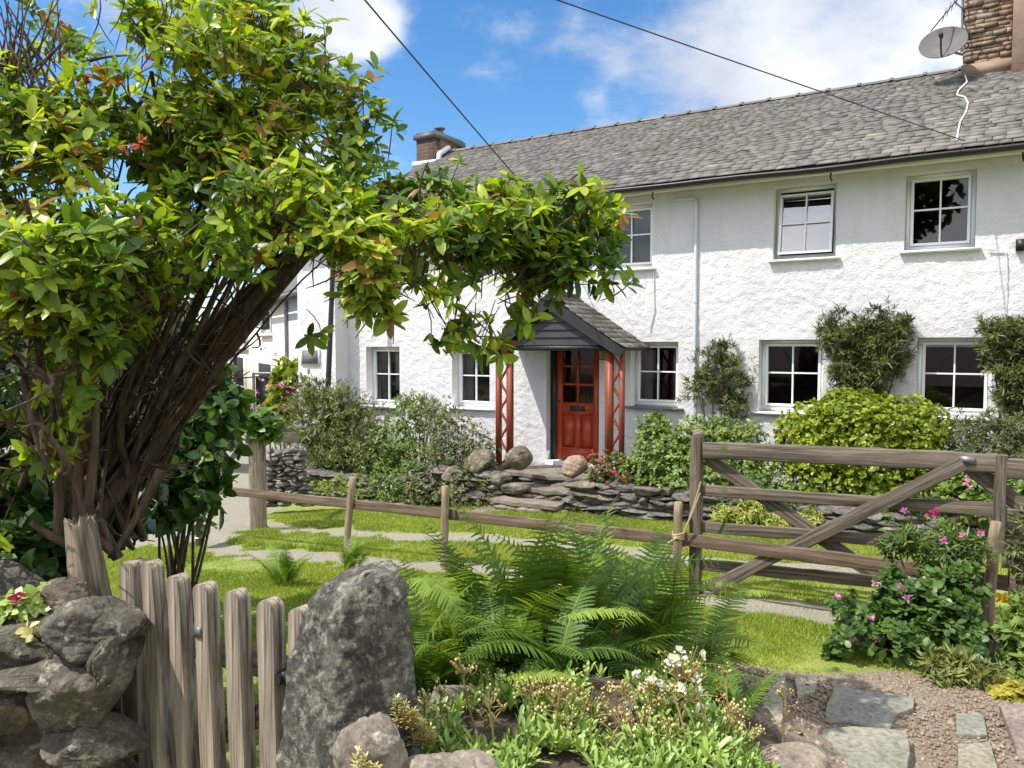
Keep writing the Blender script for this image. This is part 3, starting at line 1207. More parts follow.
for ta in (pt0, pt1):
    sgn = 1 if ta < apx_t else -1
    ua = unit(H(apx_t, 0, apx_z) - H(ta, 0, ez))
    nr = np.cross(fn, ua)
    nr = nr if nr[2] > 0 else -nr
    st = H(ta, PN + .105, ez) - ua * .14 - nr * .005
    en = H(apx_t, PN + .105, apx_z) - nr * .005 - ua * .02
    mb.prism([st, en, en - nr * .15, st - nr * .13], fn * .03)
mb.build('bargeboard', M['black'], pr)
mb = MB()
z = ez - .02
k = 0
while z < apx_z - .12:
    hh = .125
    half = lambda q: (apx_z - .03 - q) / (apx_z - ez)
    ta = apx_t + (pt0 - apx_t) * half(z)
    tb = apx_t + (pt1 - apx_t) * half(z)
    ta2 = apx_t + (pt0 - apx_t) * max(half(z + hh), .02)
    tb2 = apx_t + (pt1 - apx_t) * max(half(z + hh), .02)
    tip = .028
    mb.prism([H(ta, PN + .03 + tip, z), H(tb, PN + .03 + tip, z), H(tb2, PN + .03, z + hh), H(ta2, PN + .03, z + hh)], -fn * .02)
    z += .108
mb.build('gable_boards', M['dgrey'], pr)
mb = MB()
bar(mb, pt0 - .02, pt1 + .02, ez - .10, ez - .022, PN - .05, PN + .05)
for tt_ in (pt0 + .02, pt1 - .10):
    bar(mb, tt_, tt_ + .08, ez - .10, ez - .022, .02, PN - .051)
mb.build('porch_beam', M['dgrey'], pr)
# each post: two uprights with a wavy brace between them
for ta_, wa, gap, wb in ((-.925, .07, .12, .085), (.86, .10, .11, .055)):
    p_o = MB()
    bar(p_o, ta_, ta_ + wa, -1.80, ez - .101, PN - .07, PN)
    post = p_o.build('porch_post', M['redpost'], pr)
    p_o = MB()
    bar(p_o, ta_ + wa + gap, ta_ + wa + gap + wb, -1.80, ez - .101, PN - .07, PN)
    p_o.build('inner_upright', M['redpost'], post)
    zz = np.linspace(-1.76, -.10, 60)
    lt = MB()
    lt.tube([H(ta_ + wa + gap * (.5 + .46 * math.sin(z * 14.5)), PN - .035, z) for z in zz], .019, 6)
    lt.build('wavy_brace', M['redpost'], post)

# door
t0, t1, z1, z0 = DOOR
mb = MB()
bar(mb, t0 + .005, t0 + .10, z0 + .005, z1 - .005, -.20, -.13)  # wider left side of the frame also paints the shadow strip in black
bar(mb, t1 - .06, t1 - .005, z0 + .005, z1 - .005, -.20, -.13)
bar(mb, t0 + .101, t1 - .061, z1 - .06, z1 - .005, -.20, -.13)
mb.build('door_frame', M['black'], house)
d0, d1, dz0, dz1 = t0 + .104, t1 - .064, z0 + .06, z1 - .064
mb = MB()
wd_ = d1 - d0
st_ = .10
nb, nf = -.195, -.15
bar(mb, d0, d0 + st_, dz0, dz1, nb, nf); bar(mb, d1 - st_, d1, dz0, dz1, nb, nf)
midt = (d0 + d1) / 2
rails = [(dz0, dz0 + .2), (dz0 + .72, dz0 + .90), (dz1 - .11, dz1)]
for a, b in rails:
    bar(mb, d0 + st_ + .001, d1 - st_ - .001, a, b, nb, nf)
bar(mb, midt - .045, midt + .045, dz0 + .201, dz0 + .719, nb, nf)
gz0, gz1 = dz0 + .901, dz1 - .111
bar(mb, midt - .018, midt + .018, gz0, gz1, nb + .006, nf - .004)
for q in (1, 2):
    zq = gz0 + (gz1 - gz0) * q / 3
    bar(mb, d0 + st_ + .001, midt - .019, zq - .016, zq + .016, nb + .006, nf - .004)
    bar(mb, midt + .019, d1 - st_ - .001, zq - .016, zq + .016, nb + .006, nf - .004)
for a, b in ((d0 + st_ + .001, midt - .046), (midt + .046, d1 - st_ - .001)):
    bar(mb, a, b, dz0 + .201, dz0 + .719, nb + .008, nf - .022)
    bar(mb, a + .035, b - .035, dz0 + .24, dz0 + .68, nf - .0215, nf - .008)
door = mb.build('door', M['red'], house)
reveal(*DOOR, door)
mb = MB()
mb.poly([H(d0 + st_ - .005, nb + .018, gz0), H(d1 - st_ + .005, nb + .018, gz0), H(d1 - st_ + .005, nb + .018, gz1), H(d0 + st_ - .005, nb + .018, gz1)])
mb.build('pane', M['glass'], door)
mb = MB()
bar(mb, midt - .13, midt + .13, dz0 + .77, dz0 + .85, nf + .001, nf + .012)
mb.build('letterbox', M['black'], door)
mb = MB()
mb.tube([H(d0 + .05, nf, dz0 + .92), H(d0 + .05, nf + .045, dz0 + .92), H(d0 + .05, nf + .06, dz0 + .92)], [.012, .012, .025], 8)
mb.build('handle', M['black'], door)
mb = MB()
bar(mb, t0 + .005, t1 - .005, z0 - .06, z0 + .055, -.22, .03)
mb.build('doorstep', M['reveal'], house)
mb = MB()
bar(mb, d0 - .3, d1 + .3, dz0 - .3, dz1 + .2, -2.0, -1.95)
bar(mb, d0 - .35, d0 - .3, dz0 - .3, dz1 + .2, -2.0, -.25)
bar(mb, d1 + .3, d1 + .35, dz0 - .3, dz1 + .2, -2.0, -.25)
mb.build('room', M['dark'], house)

# lantern by the door
ln = empty('lantern', H(.55, .32, -.5), HROT, 'small black porch lantern hanging beside the red door', 'lantern')
mb = MB()
lp = np.array(at_n(602, 353, .32))
for sx in (-1, 1):
    for sy in (-1, 1):
        mb.tube([lp + ft * .045 * sx + fn * .045 * sy + [0, 0, -.09], lp + ft * .06 * sx + fn * .06 * sy + [0, 0, .05]], .006, 4)
mb.tube([lp + [0, 0, .05], lp + [0, 0, .06], lp + [0, 0, .12], lp + [0, 0, .19]], [.095, .09, .03, .006], 8)
mb.tube([lp + [0, 0, -.10], lp + [0, 0, -.085]], .07, 8)
mb.build('frame', M['black'], ln)
mb = MB()
mb.tube([lp + [0, 0, -.08], lp + [0, 0, .045]], [.04, .05], 8)
mb.build('lamp_glass', M['lanternglass'], ln)

# wing at the left end --------------------------------------------------
WN = .33
wing = empty('cottage_wing', H(-5.2, 0, -2.5), HROT, 'white end wing of the cottage with a small blank wall plaque', 'cottage')
TW = at_n(298, 340, WN)
tw = float((TW - D0) @ ft)
mb = MB()
ts = np.linspace(tw, TL, 40)
zs = np.linspace(-2.9, 1.9, 170)
T, Z = np.meshgrid(ts, zs, indexing='ij')
P = np.stack([T, Z, T * 0], -1)
edge = np.minimum(ss(0, .08, T - tw), ss(0, .05, TL - T))
v = H(T, WN + edge * (fbm(P, 11, 4, 33, .55) * .009 + vnoise(P, 1.3, 8) * .015), Z).reshape(-1, 3)
i = (np.arange(39)[:, None] * 170 + np.arange(169)[None]).ravel()
mb.add(v, np.stack([i, i + 1, i + 171, i + 170], -1)[:, ::-1], .5)
ns = np.linspace(WN, .001, 12)
Nn, Z = np.meshgrid(ns, zs, indexing='ij')
v = H(TL + 0 * Nn, Nn, Z).reshape(-1, 3)
i = (np.arange(11)[:, None] * 170 + np.arange(169)[None]).ravel()
mb.add(v, np.stack([i, i + 1, i + 171, i + 170], -1), .5)
mb.poly([H(tw, WN, -2.9), H(tw, WN, 1.9), H(tw, -2.8, 3.3), H(tw, -5.5, 1.9), H(tw, -5.5, -2.9)])
mb.poly([H(TL, -.001, 1.9), H(TL, WN, 1.9), H(TL, -.3, 2.3)])
mb.build('wall', M['render'], wing, smooth=True)
mb = MB()
mb.prism([H(tw - .1, WN + .2, 1.84), H(TL, WN + .2, 1.84), H(TL, -2.8, 3.42), H(tw - .1, -2.8, 3.42)], [0, 0, -.05], .3)
mb.prism([H(tw - .1, -5.7, 1.84), H(TL, -5.7, 1.84), H(TL, -2.805, 3.42), H(tw - .1, -2.805, 3.42)], [0, 0, -.05], .3)
wu = unit(H(0, -2.8, 3.42) - H(0, WN + .2, 1.84))
wn_ = np.cross(ft, wu); wn_ = wn_ if wn_[2] > 0 else -wn_
roof_slope(mb, tw - .12, TL, WN + .2, 1.84, 3.4, wu, wn_)
mb.build('roof', M['roof'], wing)
mb = MB()
pa, pb = at_n(303, 350, WN), at_n(319, 364, WN)
ta, tb = float((pa - D0) @ ft), float((pb - D0) @ ft)
bar(mb, ta - .03, tb + .03, pb[2] - .03, pa[2] + .03, WN + .005, WN + .03)
mb.build('plaque_frame', M['reveal'], wing)
mb = MB()
bar(mb, ta, tb, pb[2], pa[2], WN + .0301, WN + .04)
mb.build('plaque', M['sillm'], wing)

# satellite dish and aerial on the chimney ------------------------------
ds = empty('satellite_dish', at(943, 42, 11.1), 0, 'grey satellite dish fixed to the side of the right chimney', 'satellite dish')
dc = at(943, 42, 11.1)
dn = unit(np.array([-.42, -.62, .42]))
dx = unit(np.cross([0, 0, 1.], dn)); dy = np.cross(dn, dx)
mb = MB()
ra = np.linspace(0, 1, 8)
aa = np.linspace(0, 2 * np.pi, 33)[:-1]
g_ = np.array([[dc + .30 * r_ * (np.cos(a) * dx + np.sin(a) * dy * .96) + dn * (.055 * r_ * r_ - .055) for a in aa] for r_ in ra])
i = (np.arange(7)[:, None] * 32)
j = np.arange(32)[None]
fq = np.stack([i + j, i + (j + 1) % 32, i + 32 + (j + 1) % 32, i + 32 + j], -1).reshape(-1, 4)
mb.add(g_.reshape(-1, 3), fq)
mb.add(g_.reshape(-1, 3) - dn * .012, fq[:, ::-1])
mb.tube(np.vstack([g_[-1], g_[-1][:1]]) - dn * .006, .008, 5)
mb.build('reflector', M['dish'], ds, smooth=True)
mb = MB()
foot = dc - dy * .27 - dn * .01
tip = dc - dy * .16 + dn * .26
mb.tube([foot, dc - dy * .28 + dn * .1, tip], .012, 6)
mb.build('feed_arm', M['black'], ds)
mb = MB()
mb.tube([tip - dn * .07 + dy * .03, tip - dn * .0 + dy * .02, tip + dn * .05], [.022, .032, .022], 8)
mb.build('receiver', M['black'], ds)
mb = MB()
wl = H(4.96, -2.75, dc[2] - .05)
mb.tube([dc - dn * .06, dc - dn * .14, wl], .018, 6)
mb.box(wl, (.06, .12, .2), [ft, fn, [0, 0, 1]])
mb.build('bracket', M['metal'], ds)
ae = empty('roof_aerial', at(958, 5, 11.3), 0, 'thin rod television aerial above the satellite dish', 'aerial')
mb = MB()
A0 = at(955, 2, 11.2)
A1 = at(931, 31, 10.9)
mb.tube([A1, A0, A0 + (A0 - A1) * .6], .009, 5)
mb.build('boom', M['black'], ae)
mb = MB()
for q in np.linspace(.55, 1.5, 6):
    p = A1 + (A0 - A1) * q
    mb.tube([p - np.array([.03, .0, .10]), p + np.array([.03, 0, .10])], .005, 4)
mb.build('element', M['black'], ae)
mb = MB()
mst = H(4.9, -2.8, 3.95)
mb.tube([mst + [0, 0, .35], mst + [0, 0, 2.2]], .018, 6)
for q in (.9, 1.15, 1.4):
    mb.tube([mst + [0, 0, q], mst + ft * .08 + [0, 0, q + .01]], .018, 5)
mb.tube([A0, mst + [0, 0, A0[2] - mst[2] + .05]], .01, 5)
mb.build('mast', M['metal'], ae)

# overhead cables ---------------------------------------------------------
def sag(a, b, s, n=24):
    t = np.linspace(0, 1, n)[:, None]
    return np.asarray(a) * (1 - t) + np.asarray(b) * t + np.array([0, 0, -1.]) * (s * 4 * t * (1 - t))


a = H(-.45, .33, 2.12)
bq = at(370, 0, 7.5)
bb = a + (bq - a) * 2.6
mb = MB().tube(sag(a, bb, .06), .009, 6)
tag(mb.build('overhead_cable', M['wire']), 'thick dark overhead cable dropping to the cottage eaves behind the shrub', 'cable', 'overhead cables')
a = at_n(965, 141, .34)
bq = at(565, 0, 6.0)
bb = a + (bq - a) * 2.2
mb = MB().tube(sag(a, bb, .02), .0055, 6)
tag(mb.build('overhead_cable', M['wire']), 'thin overhead cable running low across the slate roof to the right', 'cable', 'overhead cables')

# cream terrace up the lane ---------------------------------------------
d2 = unit(np.array([-.46, .887, 0]))
n2 = np.array([-d2[1], d2[0], 0])
C0 = np.array([-5.45, 20., 0])
tr = empty('terrace_house', C0 + np.array([0, 0, -2.7]), math.atan2(d2[1], d2[0]), 'cream rendered terrace house beyond the white cottage', 'house')


def Q(s, n, z):
    return C0 + d2 * s + n2 * n + np.array([0, 0, z])


def qpx(px, py, n=0):
    d = px_dir(px, py)
    k = ((C0 + n2 * n) @ n2) / (d @ n2)
    p = d * k
    return float((p - C0) @ d2), float(p[2])


def qbox(mb, s0, s1, z0, z1, n0, n1):
    mb.box(Q((s0 + s1) / 2, (n0 + n1) / 2, (z0 + z1) / 2), (s1 - s0, abs(n1 - n0), z1 - z0), [d2, n2, [0, 0, 1]])


SE = 19
ze = qpx(299, 294)[1]
mb = MB()
qbox(mb, -3.5, SE, -3.2, ze, -6, 0)
mb.prism([Q(-3.5, 0, ze), Q(-3.5, -6, ze), Q(-3.5, -3, ze + 1.9)], d2 * (SE + 3.5))
mb.build('wall', M['cream'], tr)
mb = MB()
qbox(mb, -3.49, 1.9, -3.1, ze - .12, .004, .02)  # thin whiter sheet over the near part of the cream wall
mb.build('whiter_panel', M['render'], tr)
mb = MB()
mb.prism([Q(-3.7, .3, ze), Q(SE, .3, ze), Q(SE, -3, ze + 2.0), Q(-3.7, -3, ze + 2.0)], [0, 0, .07])
mb.prism([Q(-3.7, -6.3, ze), Q(SE, -6.3, ze), Q(SE, -3.01, ze + 2.0), Q(-3.7, -3.01, ze + 2.0)], [0, 0, .07])
mb.build('roof', M['roof'], tr)
mb = MB()
mb.tube([Q(-3.6, .36, ze - .05), Q(SE, .36, ze - .05)], .06, 6)
s_ = qpx(289, 330)[0]
mb.tube([Q(s_, .08, ze - .1), Q(s_, .08, -2.9)], .05, 6)
mb.build('gutter', M['sillm'], tr)
for x0, y0, x1, y1 in ((262, 308, 272, 333), (237, 316, 248, 346), (233, 355, 246, 385), (210, 322, 222, 350), (206, 362, 219, 390)):
    sA, zA = qpx(x1, y0)
    sB, zB = qpx(x0, y1)
    mb = MB()
    qbox(mb, sA, sB, zB - .03, zA, .021, .03)
    w = mb.build('window', M['upvc'], tr)
    mb = MB()
    k = (sB - sA)
    qbox(mb, sA + k * .14, sB - k * .14, zB + .1, zA - .1, .0301, .034)
    mb.build('pane', M['dark'], w)
    mb = MB()
    qbox(mb, sA - .05, sB + .05, zB - .12, zB - .031, .02, .12)
    mb.build('sill', M['reveal'], w)
sA, zA = qpx(273, 358); sB, zB = qpx(260, 412)
mb = MB()
qbox(mb, sA, sB, zB, zA, .021, .04)
dd = mb.build('door', M['upvc'], tr)
mb = MB()
qbox(mb, sA + .15, sB - .15, zA - .8, zA - .2, .0401, .05)
mb.build('pane', M['dark'], dd)
# metal gate and flowers on the lane
p = at(268, 414, 15.5)
mg = empty('metal_gate', [p[0], p[1], -2.6], 0, 'dark metal bar gate across the lane beside the cream terrace', 'gate')
mb = MB()
for x in (-.28, .32):
    mb.tube([[p[0] + x, p[1], -2.6], [p[0] + x, p[1], -.55]], .03, 6)
mb.tube([[p[0] - .28, p[1], -.57], [p[0] + .32, p[1], -.57]], .03, 6)
mb.build('frame', M['metal'], mg)
mb = MB()
mb.box([p[0] - .0, p[1] + .05, -.95], (.5, .03, .6))
mb.build('panel', M['black'], mg)
mb = MB()
for x in np.linspace(-.2, .25, 5):
    mb.tube([[p[0] + x, p[1], -2.3], [p[0] + x, p[1], -1.26]], .012, 4)
mb.build('bar', M['metal'], mg)
# black lamp pole rising out of the juniper
pb = at_n(326, 440, .75)
pt_ = at_n(334, 240, .75)
mb = MB().tube([pb + [0, 0, -1.4], pb, pt_, pt_ + (pt_ - pb) * .25], [.055, .05, .04, .038], 10)
tag(mb.build('black_pole', M['black']), 'tall slim black pole standing in the juniper by the wing', 'pole')

# ------------------------------------------------------------------ raised bed, slate walls, steps
def bed_z(t):
    return -1.86 - .28 * ss(-1.1, -3.2, t)


mb = MB()
for a, b in ((.62, 8.0), (-4.6, -.8)):
    ts = np.linspace(a, b, 60)
    nn = np.linspace(1.3, .02, 10)
    T, Nn = np.meshgrid(ts, nn, indexing='ij')
    Z = bed_z(T) + .03 * fbm(np.stack([T, Nn, T * 0], -1), 4, 3)
    i = (np.arange(59)[:, None] * 10 + np.arange(9)[None]).ravel()
    mb.add(H(T, Nn, Z).reshape(-1, 3), np.stack([i, i + 10, i + 11, i + 1], -1), .5)
tag(mb.build('garden_bed_soil', M['soil'], smooth=True), 'dark soil of the raised bed along the cottage front', kind='structure')


def slate_wall(name, t0, t1, n, topf, lab, hmin=.035, hmax=.10, lmin=.14, lmax=.5, seed=3):
    g = np.random.default_rng(seed)
    mb = MB()
    # core
    zz = topf((t0 + t1) / 2)
    mb.prism([H(t0 + .05, n - .06, -3), H(t1 - .05, n - .06, -3), H(t1 - .05, n - .06, topf(t1) - .07), H(t0 + .05, n - .06, topf(t0) - .07)], -fn * .3, 0.)
    z = -2.95
    while z < max(topf(t0), topf(t1)) - .01:
        hh = g.uniform(hmin, hmax)
        t = t0
        while t < t1:
            ln = g.uniform(lmin, lmax) * (1 if hh > .05 else 1.3)
            c = t + ln / 2
            if z + hh < topf(c) + .04 and z > ground(*(H(c, n, 0)[:2])) - .25 and g.random() > .05:
                dep = g.uniform(.16, .3)
                p = H(c, n - dep / 2 + g.uniform(-.03, .06), z + hh / 2 + g.normal() * .008)
                rx = g.normal() * .05
                ax = np.array([ft * math.cos(rx) + np.array([0, 0, 1]) * math.sin(rx), fn, np.array([0, 0, 1]) * math.cos(rx) - ft * math.sin(rx)])
                rock(mb, p, (ln / 2 * 1.16, dep / 2 * 1.2, hh / 2 * 1.3), int(g.integers(1e6)), 3, 8, .07, 0, ax, g.random() ** 1.5, 22)
            t += ln * .96
        z += hh * .92
    return tag(mb.build(name, M['slatewall']), lab, 'wall')


slate_wall('slate_wall', .56, 8.0, 1.42, lambda t: -1.82, 'low dry slate wall to the right of the front steps', seed=5)
slate_wall('slate_wall', -4.6, -.52, 1.42, lambda t: bed_z(t) + .03, 'low dry slate wall to the left of the front steps', seed=8)


def rock_thing(name, c, size, seed, mat, label, cat='boulder', sub=5, group=None, **k):
    mb = MB()
    rock(mb, c, size, seed, sub, **k)
    return tag(mb.build(name, M[mat], smooth=True), label, cat, group)


# steps
st = empty('front_steps', H(-.4, 1.2, -2.3), HROT, 'slate slab steps climbing to the red front door', 'steps')
for i, (ta, tb, na, nb, zt) in enumerate(((-.78, .62, .04, .95, -1.86), (-.40, .60, .80, 1.30, -1.99), (-.46, .54, 1.15, 1.64, -2.12), (-.62, .50, 1.50, 2.0, -2.25))):
    mb = MB()
    k = 9
    outl = [H(x, nb + rng.normal() * .018, zt + rng.normal() * .006) for x in np.linspace(ta, tb, k)] + [H(x, na, zt) for x in np.linspace(tb, ta, 3)]
    mb.prism(outl, np.array([0, 0, -.05]), .35 + .1 * i)
    for x in np.linspace(ta, tb - .3, 5):
        rock(mb, H(x + .15, nb - .2, zt - .105), (.2, .18, .06), 60 + i * 9 + int(x * 7), 2, 9, .1, HROT, None, rng.random() * .6)
    mb.build('step', M['stepstone'], st)

p = at_n(520, 458, 1.25)
rock_thing('boulder', p, (.22, .2, .19), 41, 'wallstone', 'large rounded boulder topmost on the left side of the front steps', rot=.4, planes=30)
p = at_n(478, 463, 1.3)
rock_thing('boulder', p, (.22, .2, .19), 43, 'wallstone', 'grey boulder beside the dark shrub, left of the front steps')
p = at_n(452, 474, 1.4)
rock_thing('boulder', p, (.15, .14, .12), 44, 'wallstone', 'smaller grey boulder at the foot of the dark shrub by the steps')
p = at_n(496, 476, 1.3)
rock_thing('boulder', p + [0, 0, -.06], (.17, .17, .15), 47, 'wallstone', 'shaded boulder wedged under the rounded one left of the steps')
p = at_n(576, 466, 1.2)
rock_thing('boulder', p, (.20, .17, .135), 46, 'brownrock', 'smooth tan boulder on the slate wall right of the steps', rot=.3)
p = at_n(401, 508, 1.75)
rock_thing('boulder', p, (.13, .1, .08), 48, 'boulder', 'small stone on the grass at the end of the left slate wall')

# ------------------------------------------------------------------ boards with their own grain direction
def board(name, a, b, w, th, mat, parent=None, face=None, bow=.0, seg=14, wear=.004, round_end=False, up=(0, 0, 1)):
    """timber from a to b; w = width along 'up', th = thickness along its face normal"""
    a, b = np.asarray(a, float), np.asarray(b, float)
    ln = np.linalg.norm(b - a)
    x = (b - a) / ln
    z = np.asarray(up, float)
    z = unit(z - x * (z @ x))
    y = np.cross(z, x)
    s = np.linspace(0, 1, seg)
    mb = MB()
    ww = np.full(seg, w)
    prof = np.array([[-.5, -.42], [-.42, -.5], [.42, -.5], [.5, -.42], [.5, .42], [.42, .5], [-.42, .5], [-.5, .42]])
    sd_ = rng.random() * 100
    rings = []
    for q, k in zip(s, ww):
        c = a + x * ln * q + z * bow * math.sin(q * math.pi) + z * .004 * vnoise(np.array([q * 6 * ln, sd_, 0]), 1) + y * .003 * vnoise(np.array([q * 6 * ln, sd_, 7]), 1)
        wr = prof + wear / w * 1.2 * np.stack([vnoise(np.array([[q * 9 * ln, i_, sd_] for i_ in range(8)]), 1), vnoise(np.array([[q * 9 * ln, i_, sd_ + 9] for i_ in range(8)]), 1)], -1)
        rings.append(c + y * wr[:, :1] * th + z * wr[:, 1:] * k)
    rings = np.array(rings)
    i = (np.arange(seg - 1)[:, None] * 8)
    j = np.arange(8)[None]
    rv = rng.random()
    mb.add(rings.reshape(-1, 3), np.stack([i + j, i + (j + 1) % 8, i + 8 + (j + 1) % 8, i + 8 + j], -1).reshape(-1, 4), rv)
    mb.poly(rings[0][::-1], rv)
    mb.poly(rings[-1], rv)
    return mb.build(name, M[mat], parent, frame=frame_from(x, z, a))


def stake(name, base, top, r, mat='stakewood', parent=None, r2=None, sides=10):
    base, top = np.asarray(base, float), np.asarray(top, float)
    n = 9
    s = np.linspace(0, 1, n)[:, None]
    pts = base * (1 - s) + top * s + .004 * rng.normal(size=(n, 3))
    rad = np.linspace(r * 1.08, r2 or r * .95, n) * (1 + .03 * rng.normal(size=n))
    pts = np.vstack([pts, pts[-1] + (top - base) / np.linalg.norm(top - base) * .004])
    rad = np.append(rad, rad[-1] * .8)
    mb = MB().tube(pts, rad, sides)
    return mb.build(name, M[mat], parent, frame=Matrix.Translation([float(v) for v in base]), smooth=False)


def gz(X, Y):
    return float(ground(X, Y))


# rail fence ---------------------------------------------------------------
P997, P680 = np.array([3.10, 4.86]), np.array([1.30, 5.92])
fdir = unit(P680 - P997)
fnrm = np.array([fdir[1], -fdir[0]])
if fnrm[1] > 0:
    fnrm = -fnrm


def on_fence(px):
    u = (px - 512) / FPX
    # X = u*Y (to first order)
    k = (u * P997[1] - P997[0]) / (fdir[0] - u * fdir[1])
    return P997 + fdir * k


FH = {}
fence = empty('rail_fence', [*P680, gz(*P680)], 0, 'low single rail garden fence on thin round stakes', 'fence')
for px, ytop, lean, rr in ((997, 522, .03, .036), (680, 502, .0, .034), (444, 487, .0, .036), (345, 478, .09, .036)):
    q = on_fence(px)
    zt = at(px, ytop, q[1])[2]
    b = np.array([q[0], q[1], gz(*q) - .1])
    t_ = np.array([q[0], q[1], zt])
    if px == 345:
        b[0] -= .02; t_[0] += .06
    if px == 997:
        b[0] += -.02; t_[0] += .02
    stake('fence_post', b, t_, rr, parent=fence)


def rail_pt(px, py, off=.045):
    q = on_fence(px) - fnrm * off
    p = at(px, py, q[1])
    return np.array([q[0], q[1], p[2]])


for (x0, y0), (x1, y1) in (((213, 490), (452, 515)), ((446, 514.5), (684, 540.5)), ((676, 538), (925, 570)), ((915, 569), (1075, 592))):
    o_ = .045 if x0 not in (446, 915) else .075
    board('rail', rail_pt(x0, y0, o_), rail_pt(x1, y1, o_), .10 if x0 > 500 else .095, .028, 'railwood', fence)
# rope loop round the middle stake
q = on_fence(684)
rp = MB()
cz_ = at(680, 538, q[1])[2]
c0 = np.array([on_fence(680)[0], on_fence(680)[1], cz_])
for k in range(4):
    a = np.linspace(0, 2 * np.pi, 20)
    rp.tube(np.stack([c0[0] + .044 * np.cos(a), c0[1] + .044 * np.sin(a), c0[2] + .012 * k + .006 * np.sin(a * 2 + k)], -1), .006, 5)
gq = at(699, 478, 5.85)
rp.tube(sag(c0 + [.03, -.03, .02], gq + [0, -.06, -.02], .02), .006, 5)
rp.tube(sag(c0 + [.03, -.03, .03], at(698, 492, 5.85) + [0, -.06, .0], .01), .006, 5)
rp.tube([c0 + [-.02, -.045, .01], at(668, 543, q[1] - .05), at(663, 553, q[1] - .05), at(661, 575, q[1] - .05)], .006, 5)
tag(rp.build('rope', M['rope']), 'straw coloured rope tying the field gate to a round fence stake', 'rope')

# five bar gate ---------------------------------------------------------------
GL, GR = np.array([1.445, 5.97]), np.array([3.16, 5.01])
gd = unit(GR - GL)
gn = np.array([gd[1], -gd[0]])
if gn[1] > 0:
    gn = -gn


def on_gate(px, py, off=0.):
    u = (px - 512) / FPX
    a = GL + gn * off
    k = (u * a[1] - a[0]) / (gd[0] - u * gd[1])
    q = a + gd * k
    return np.array([q[0], q[1], at(px, py, q[1])[2]])


gate = empty('field_gate', [*GL, gz(*GL)], 0, 'weathered five bar timber field gate standing behind the rail fence', 'gate')
board('gate_stile', on_gate(698, 592), on_gate(698, 436), .085, .085, 'gatewood', gate, up=(gd[0], gd[1], 0))
mb = MB()
tp = on_gate(698, 436)
rock(mb, tp, (.043, .043, .05), 5, 3, 20, .02)
mb.build('post_cap', M['gatewood'], gate)
for (a, b, w, th, off) in (((704.5, 449.5), (1001, 463), .125, .06, 0), ((704.5, 490.5), (1001, 510), .085, .035, -.012), ((704.5, 527), (1001, 548), .085, .03, -.012),
                           ((704.5, 565), (1001, 592), .085, .03, -.012), ((704.5, 596), (930, 627), .085, .03, -.012)):
    board('gate_bar', on_gate(*a, off), on_gate(*b, off), w, th, 'gatewood', gate, seg=22, wear=.006)
board('gate_brace', on_gate(714, 588, .06), on_gate(966, 463, .06), .095, .03, 'gatewood', gate, seg=20, wear=.006)
board('gate_brace', on_gate(708, 458, -.05), on_gate(905, 592, -.05), .095, .03, 'gatewood', gate, seg=20, wear=.006)
board('gate_stile', on_gate(1004, 552), on_gate(1004, 455), .07, .075, 'gatewood', gate, up=(gd[0], gd[1], 0))
mb = MB()
hp = on_gate(970, 460, .035)
mb.box(hp, (.09, .012, .045), [np.r_[gd, 0], np.r_[gn, 0], [0, 0, 1]])
mb.build('hinge_strap', M['metal'], gate)
# second leaf going out of the picture on the right
g2 = empty('field_gate', [*(GR + gd * .5), gz(*(GR + gd * .5))], 0, 'second weathered gate leaf at the right edge, just past the round stake', 'gate')
board('gate_bar', on_gate(1008, 468, .01), on_gate(1110, 476, .01), .13, .05, 'gatewood', g2)
board('gate_bar', on_gate(1008, 515, .01), on_gate(1110, 524, .01), .09, .03, 'gatewood', g2)
board('gate_bar', on_gate(1008, 560, .01), on_gate(1110, 572, .01), .09, .03, 'gatewood', g2)
board('gate_brace', on_gate(972, 466, -.04), on_gate(1045, 520, -.04), .10, .03, 'gatewood', g2)
board('gate_stile', on_gate(1112, 640, .01), on_gate(1112, 455, .01), .09, .07, 'gatewood', g2, up=(gd[0], gd[1], 0))

# thick gatepost on the lane with a rail and a slate wall ---------------------------
q = at(258, 497, 9.55)
board('timber_gatepost', [q[0], q[1], gz(q[0], q[1]) - .1], [q[0], q[1], at(258, 432, 9.55)[2]], .19, .19, 'palewood', up=(1, .2, 0))
o_ = bpy.data.objects['timber_gatepost']
tag(o_, 'thick square timber gatepost on the lane beyond the rail fence', 'gatepost')
a_ = at(267, 436.5, 9.75); b_ = at(294, 437.5, 10.8)
o_ = board('timber_rail', a_, b_ + (b_ - a_) * .15, .13, .05, 'palewood')
tag(o_, 'short timber rail from the thick gatepost to the juniper', 'rail')
mb = MB()
for r_ in range(11):
    x = 266.0
    while x < 300:
        w_ = rng.uniform(7, 15)
        p = at(x + w_ / 2, 452 + r_ * 5.2 + rng.normal(), 10.9)
        rock(mb, p, (w_ / 770 * 10.9 / 2 * 1.05, .12, .045), int(rng.integers(1e6)), 2, 9, .1, .2, None, rng.random() * .3)
        x += w_
tag(mb.build('dry_stone_wall', M['slatewall']), 'dark dry stone wall end between the thick gatepost and the juniper', 'wall')
for k, (px, py, r_) in enumerate(((300, 486, .12), (292, 492, .1), (307, 494, .1), (316, 489, .1))):
    pass

# ------------------------------------------------------------------ picket gate
PA, PB = np.array([-1.32, 2.67]), np.array([-.625, 2.27])
pd_ = unit(PB - PA)
pn_ = np.array([pd_[1], -pd_[0]])
if pn_[1] > 0:
    pn_ = -pn_


def on_pick(px, off=0.):
    u = (px - 512) / FPX
    a = PA + pn_ * off
    k = (u * a[1] - a[0]) / (pd_[0] - u * pd_[1])
    return a + pd_ * k


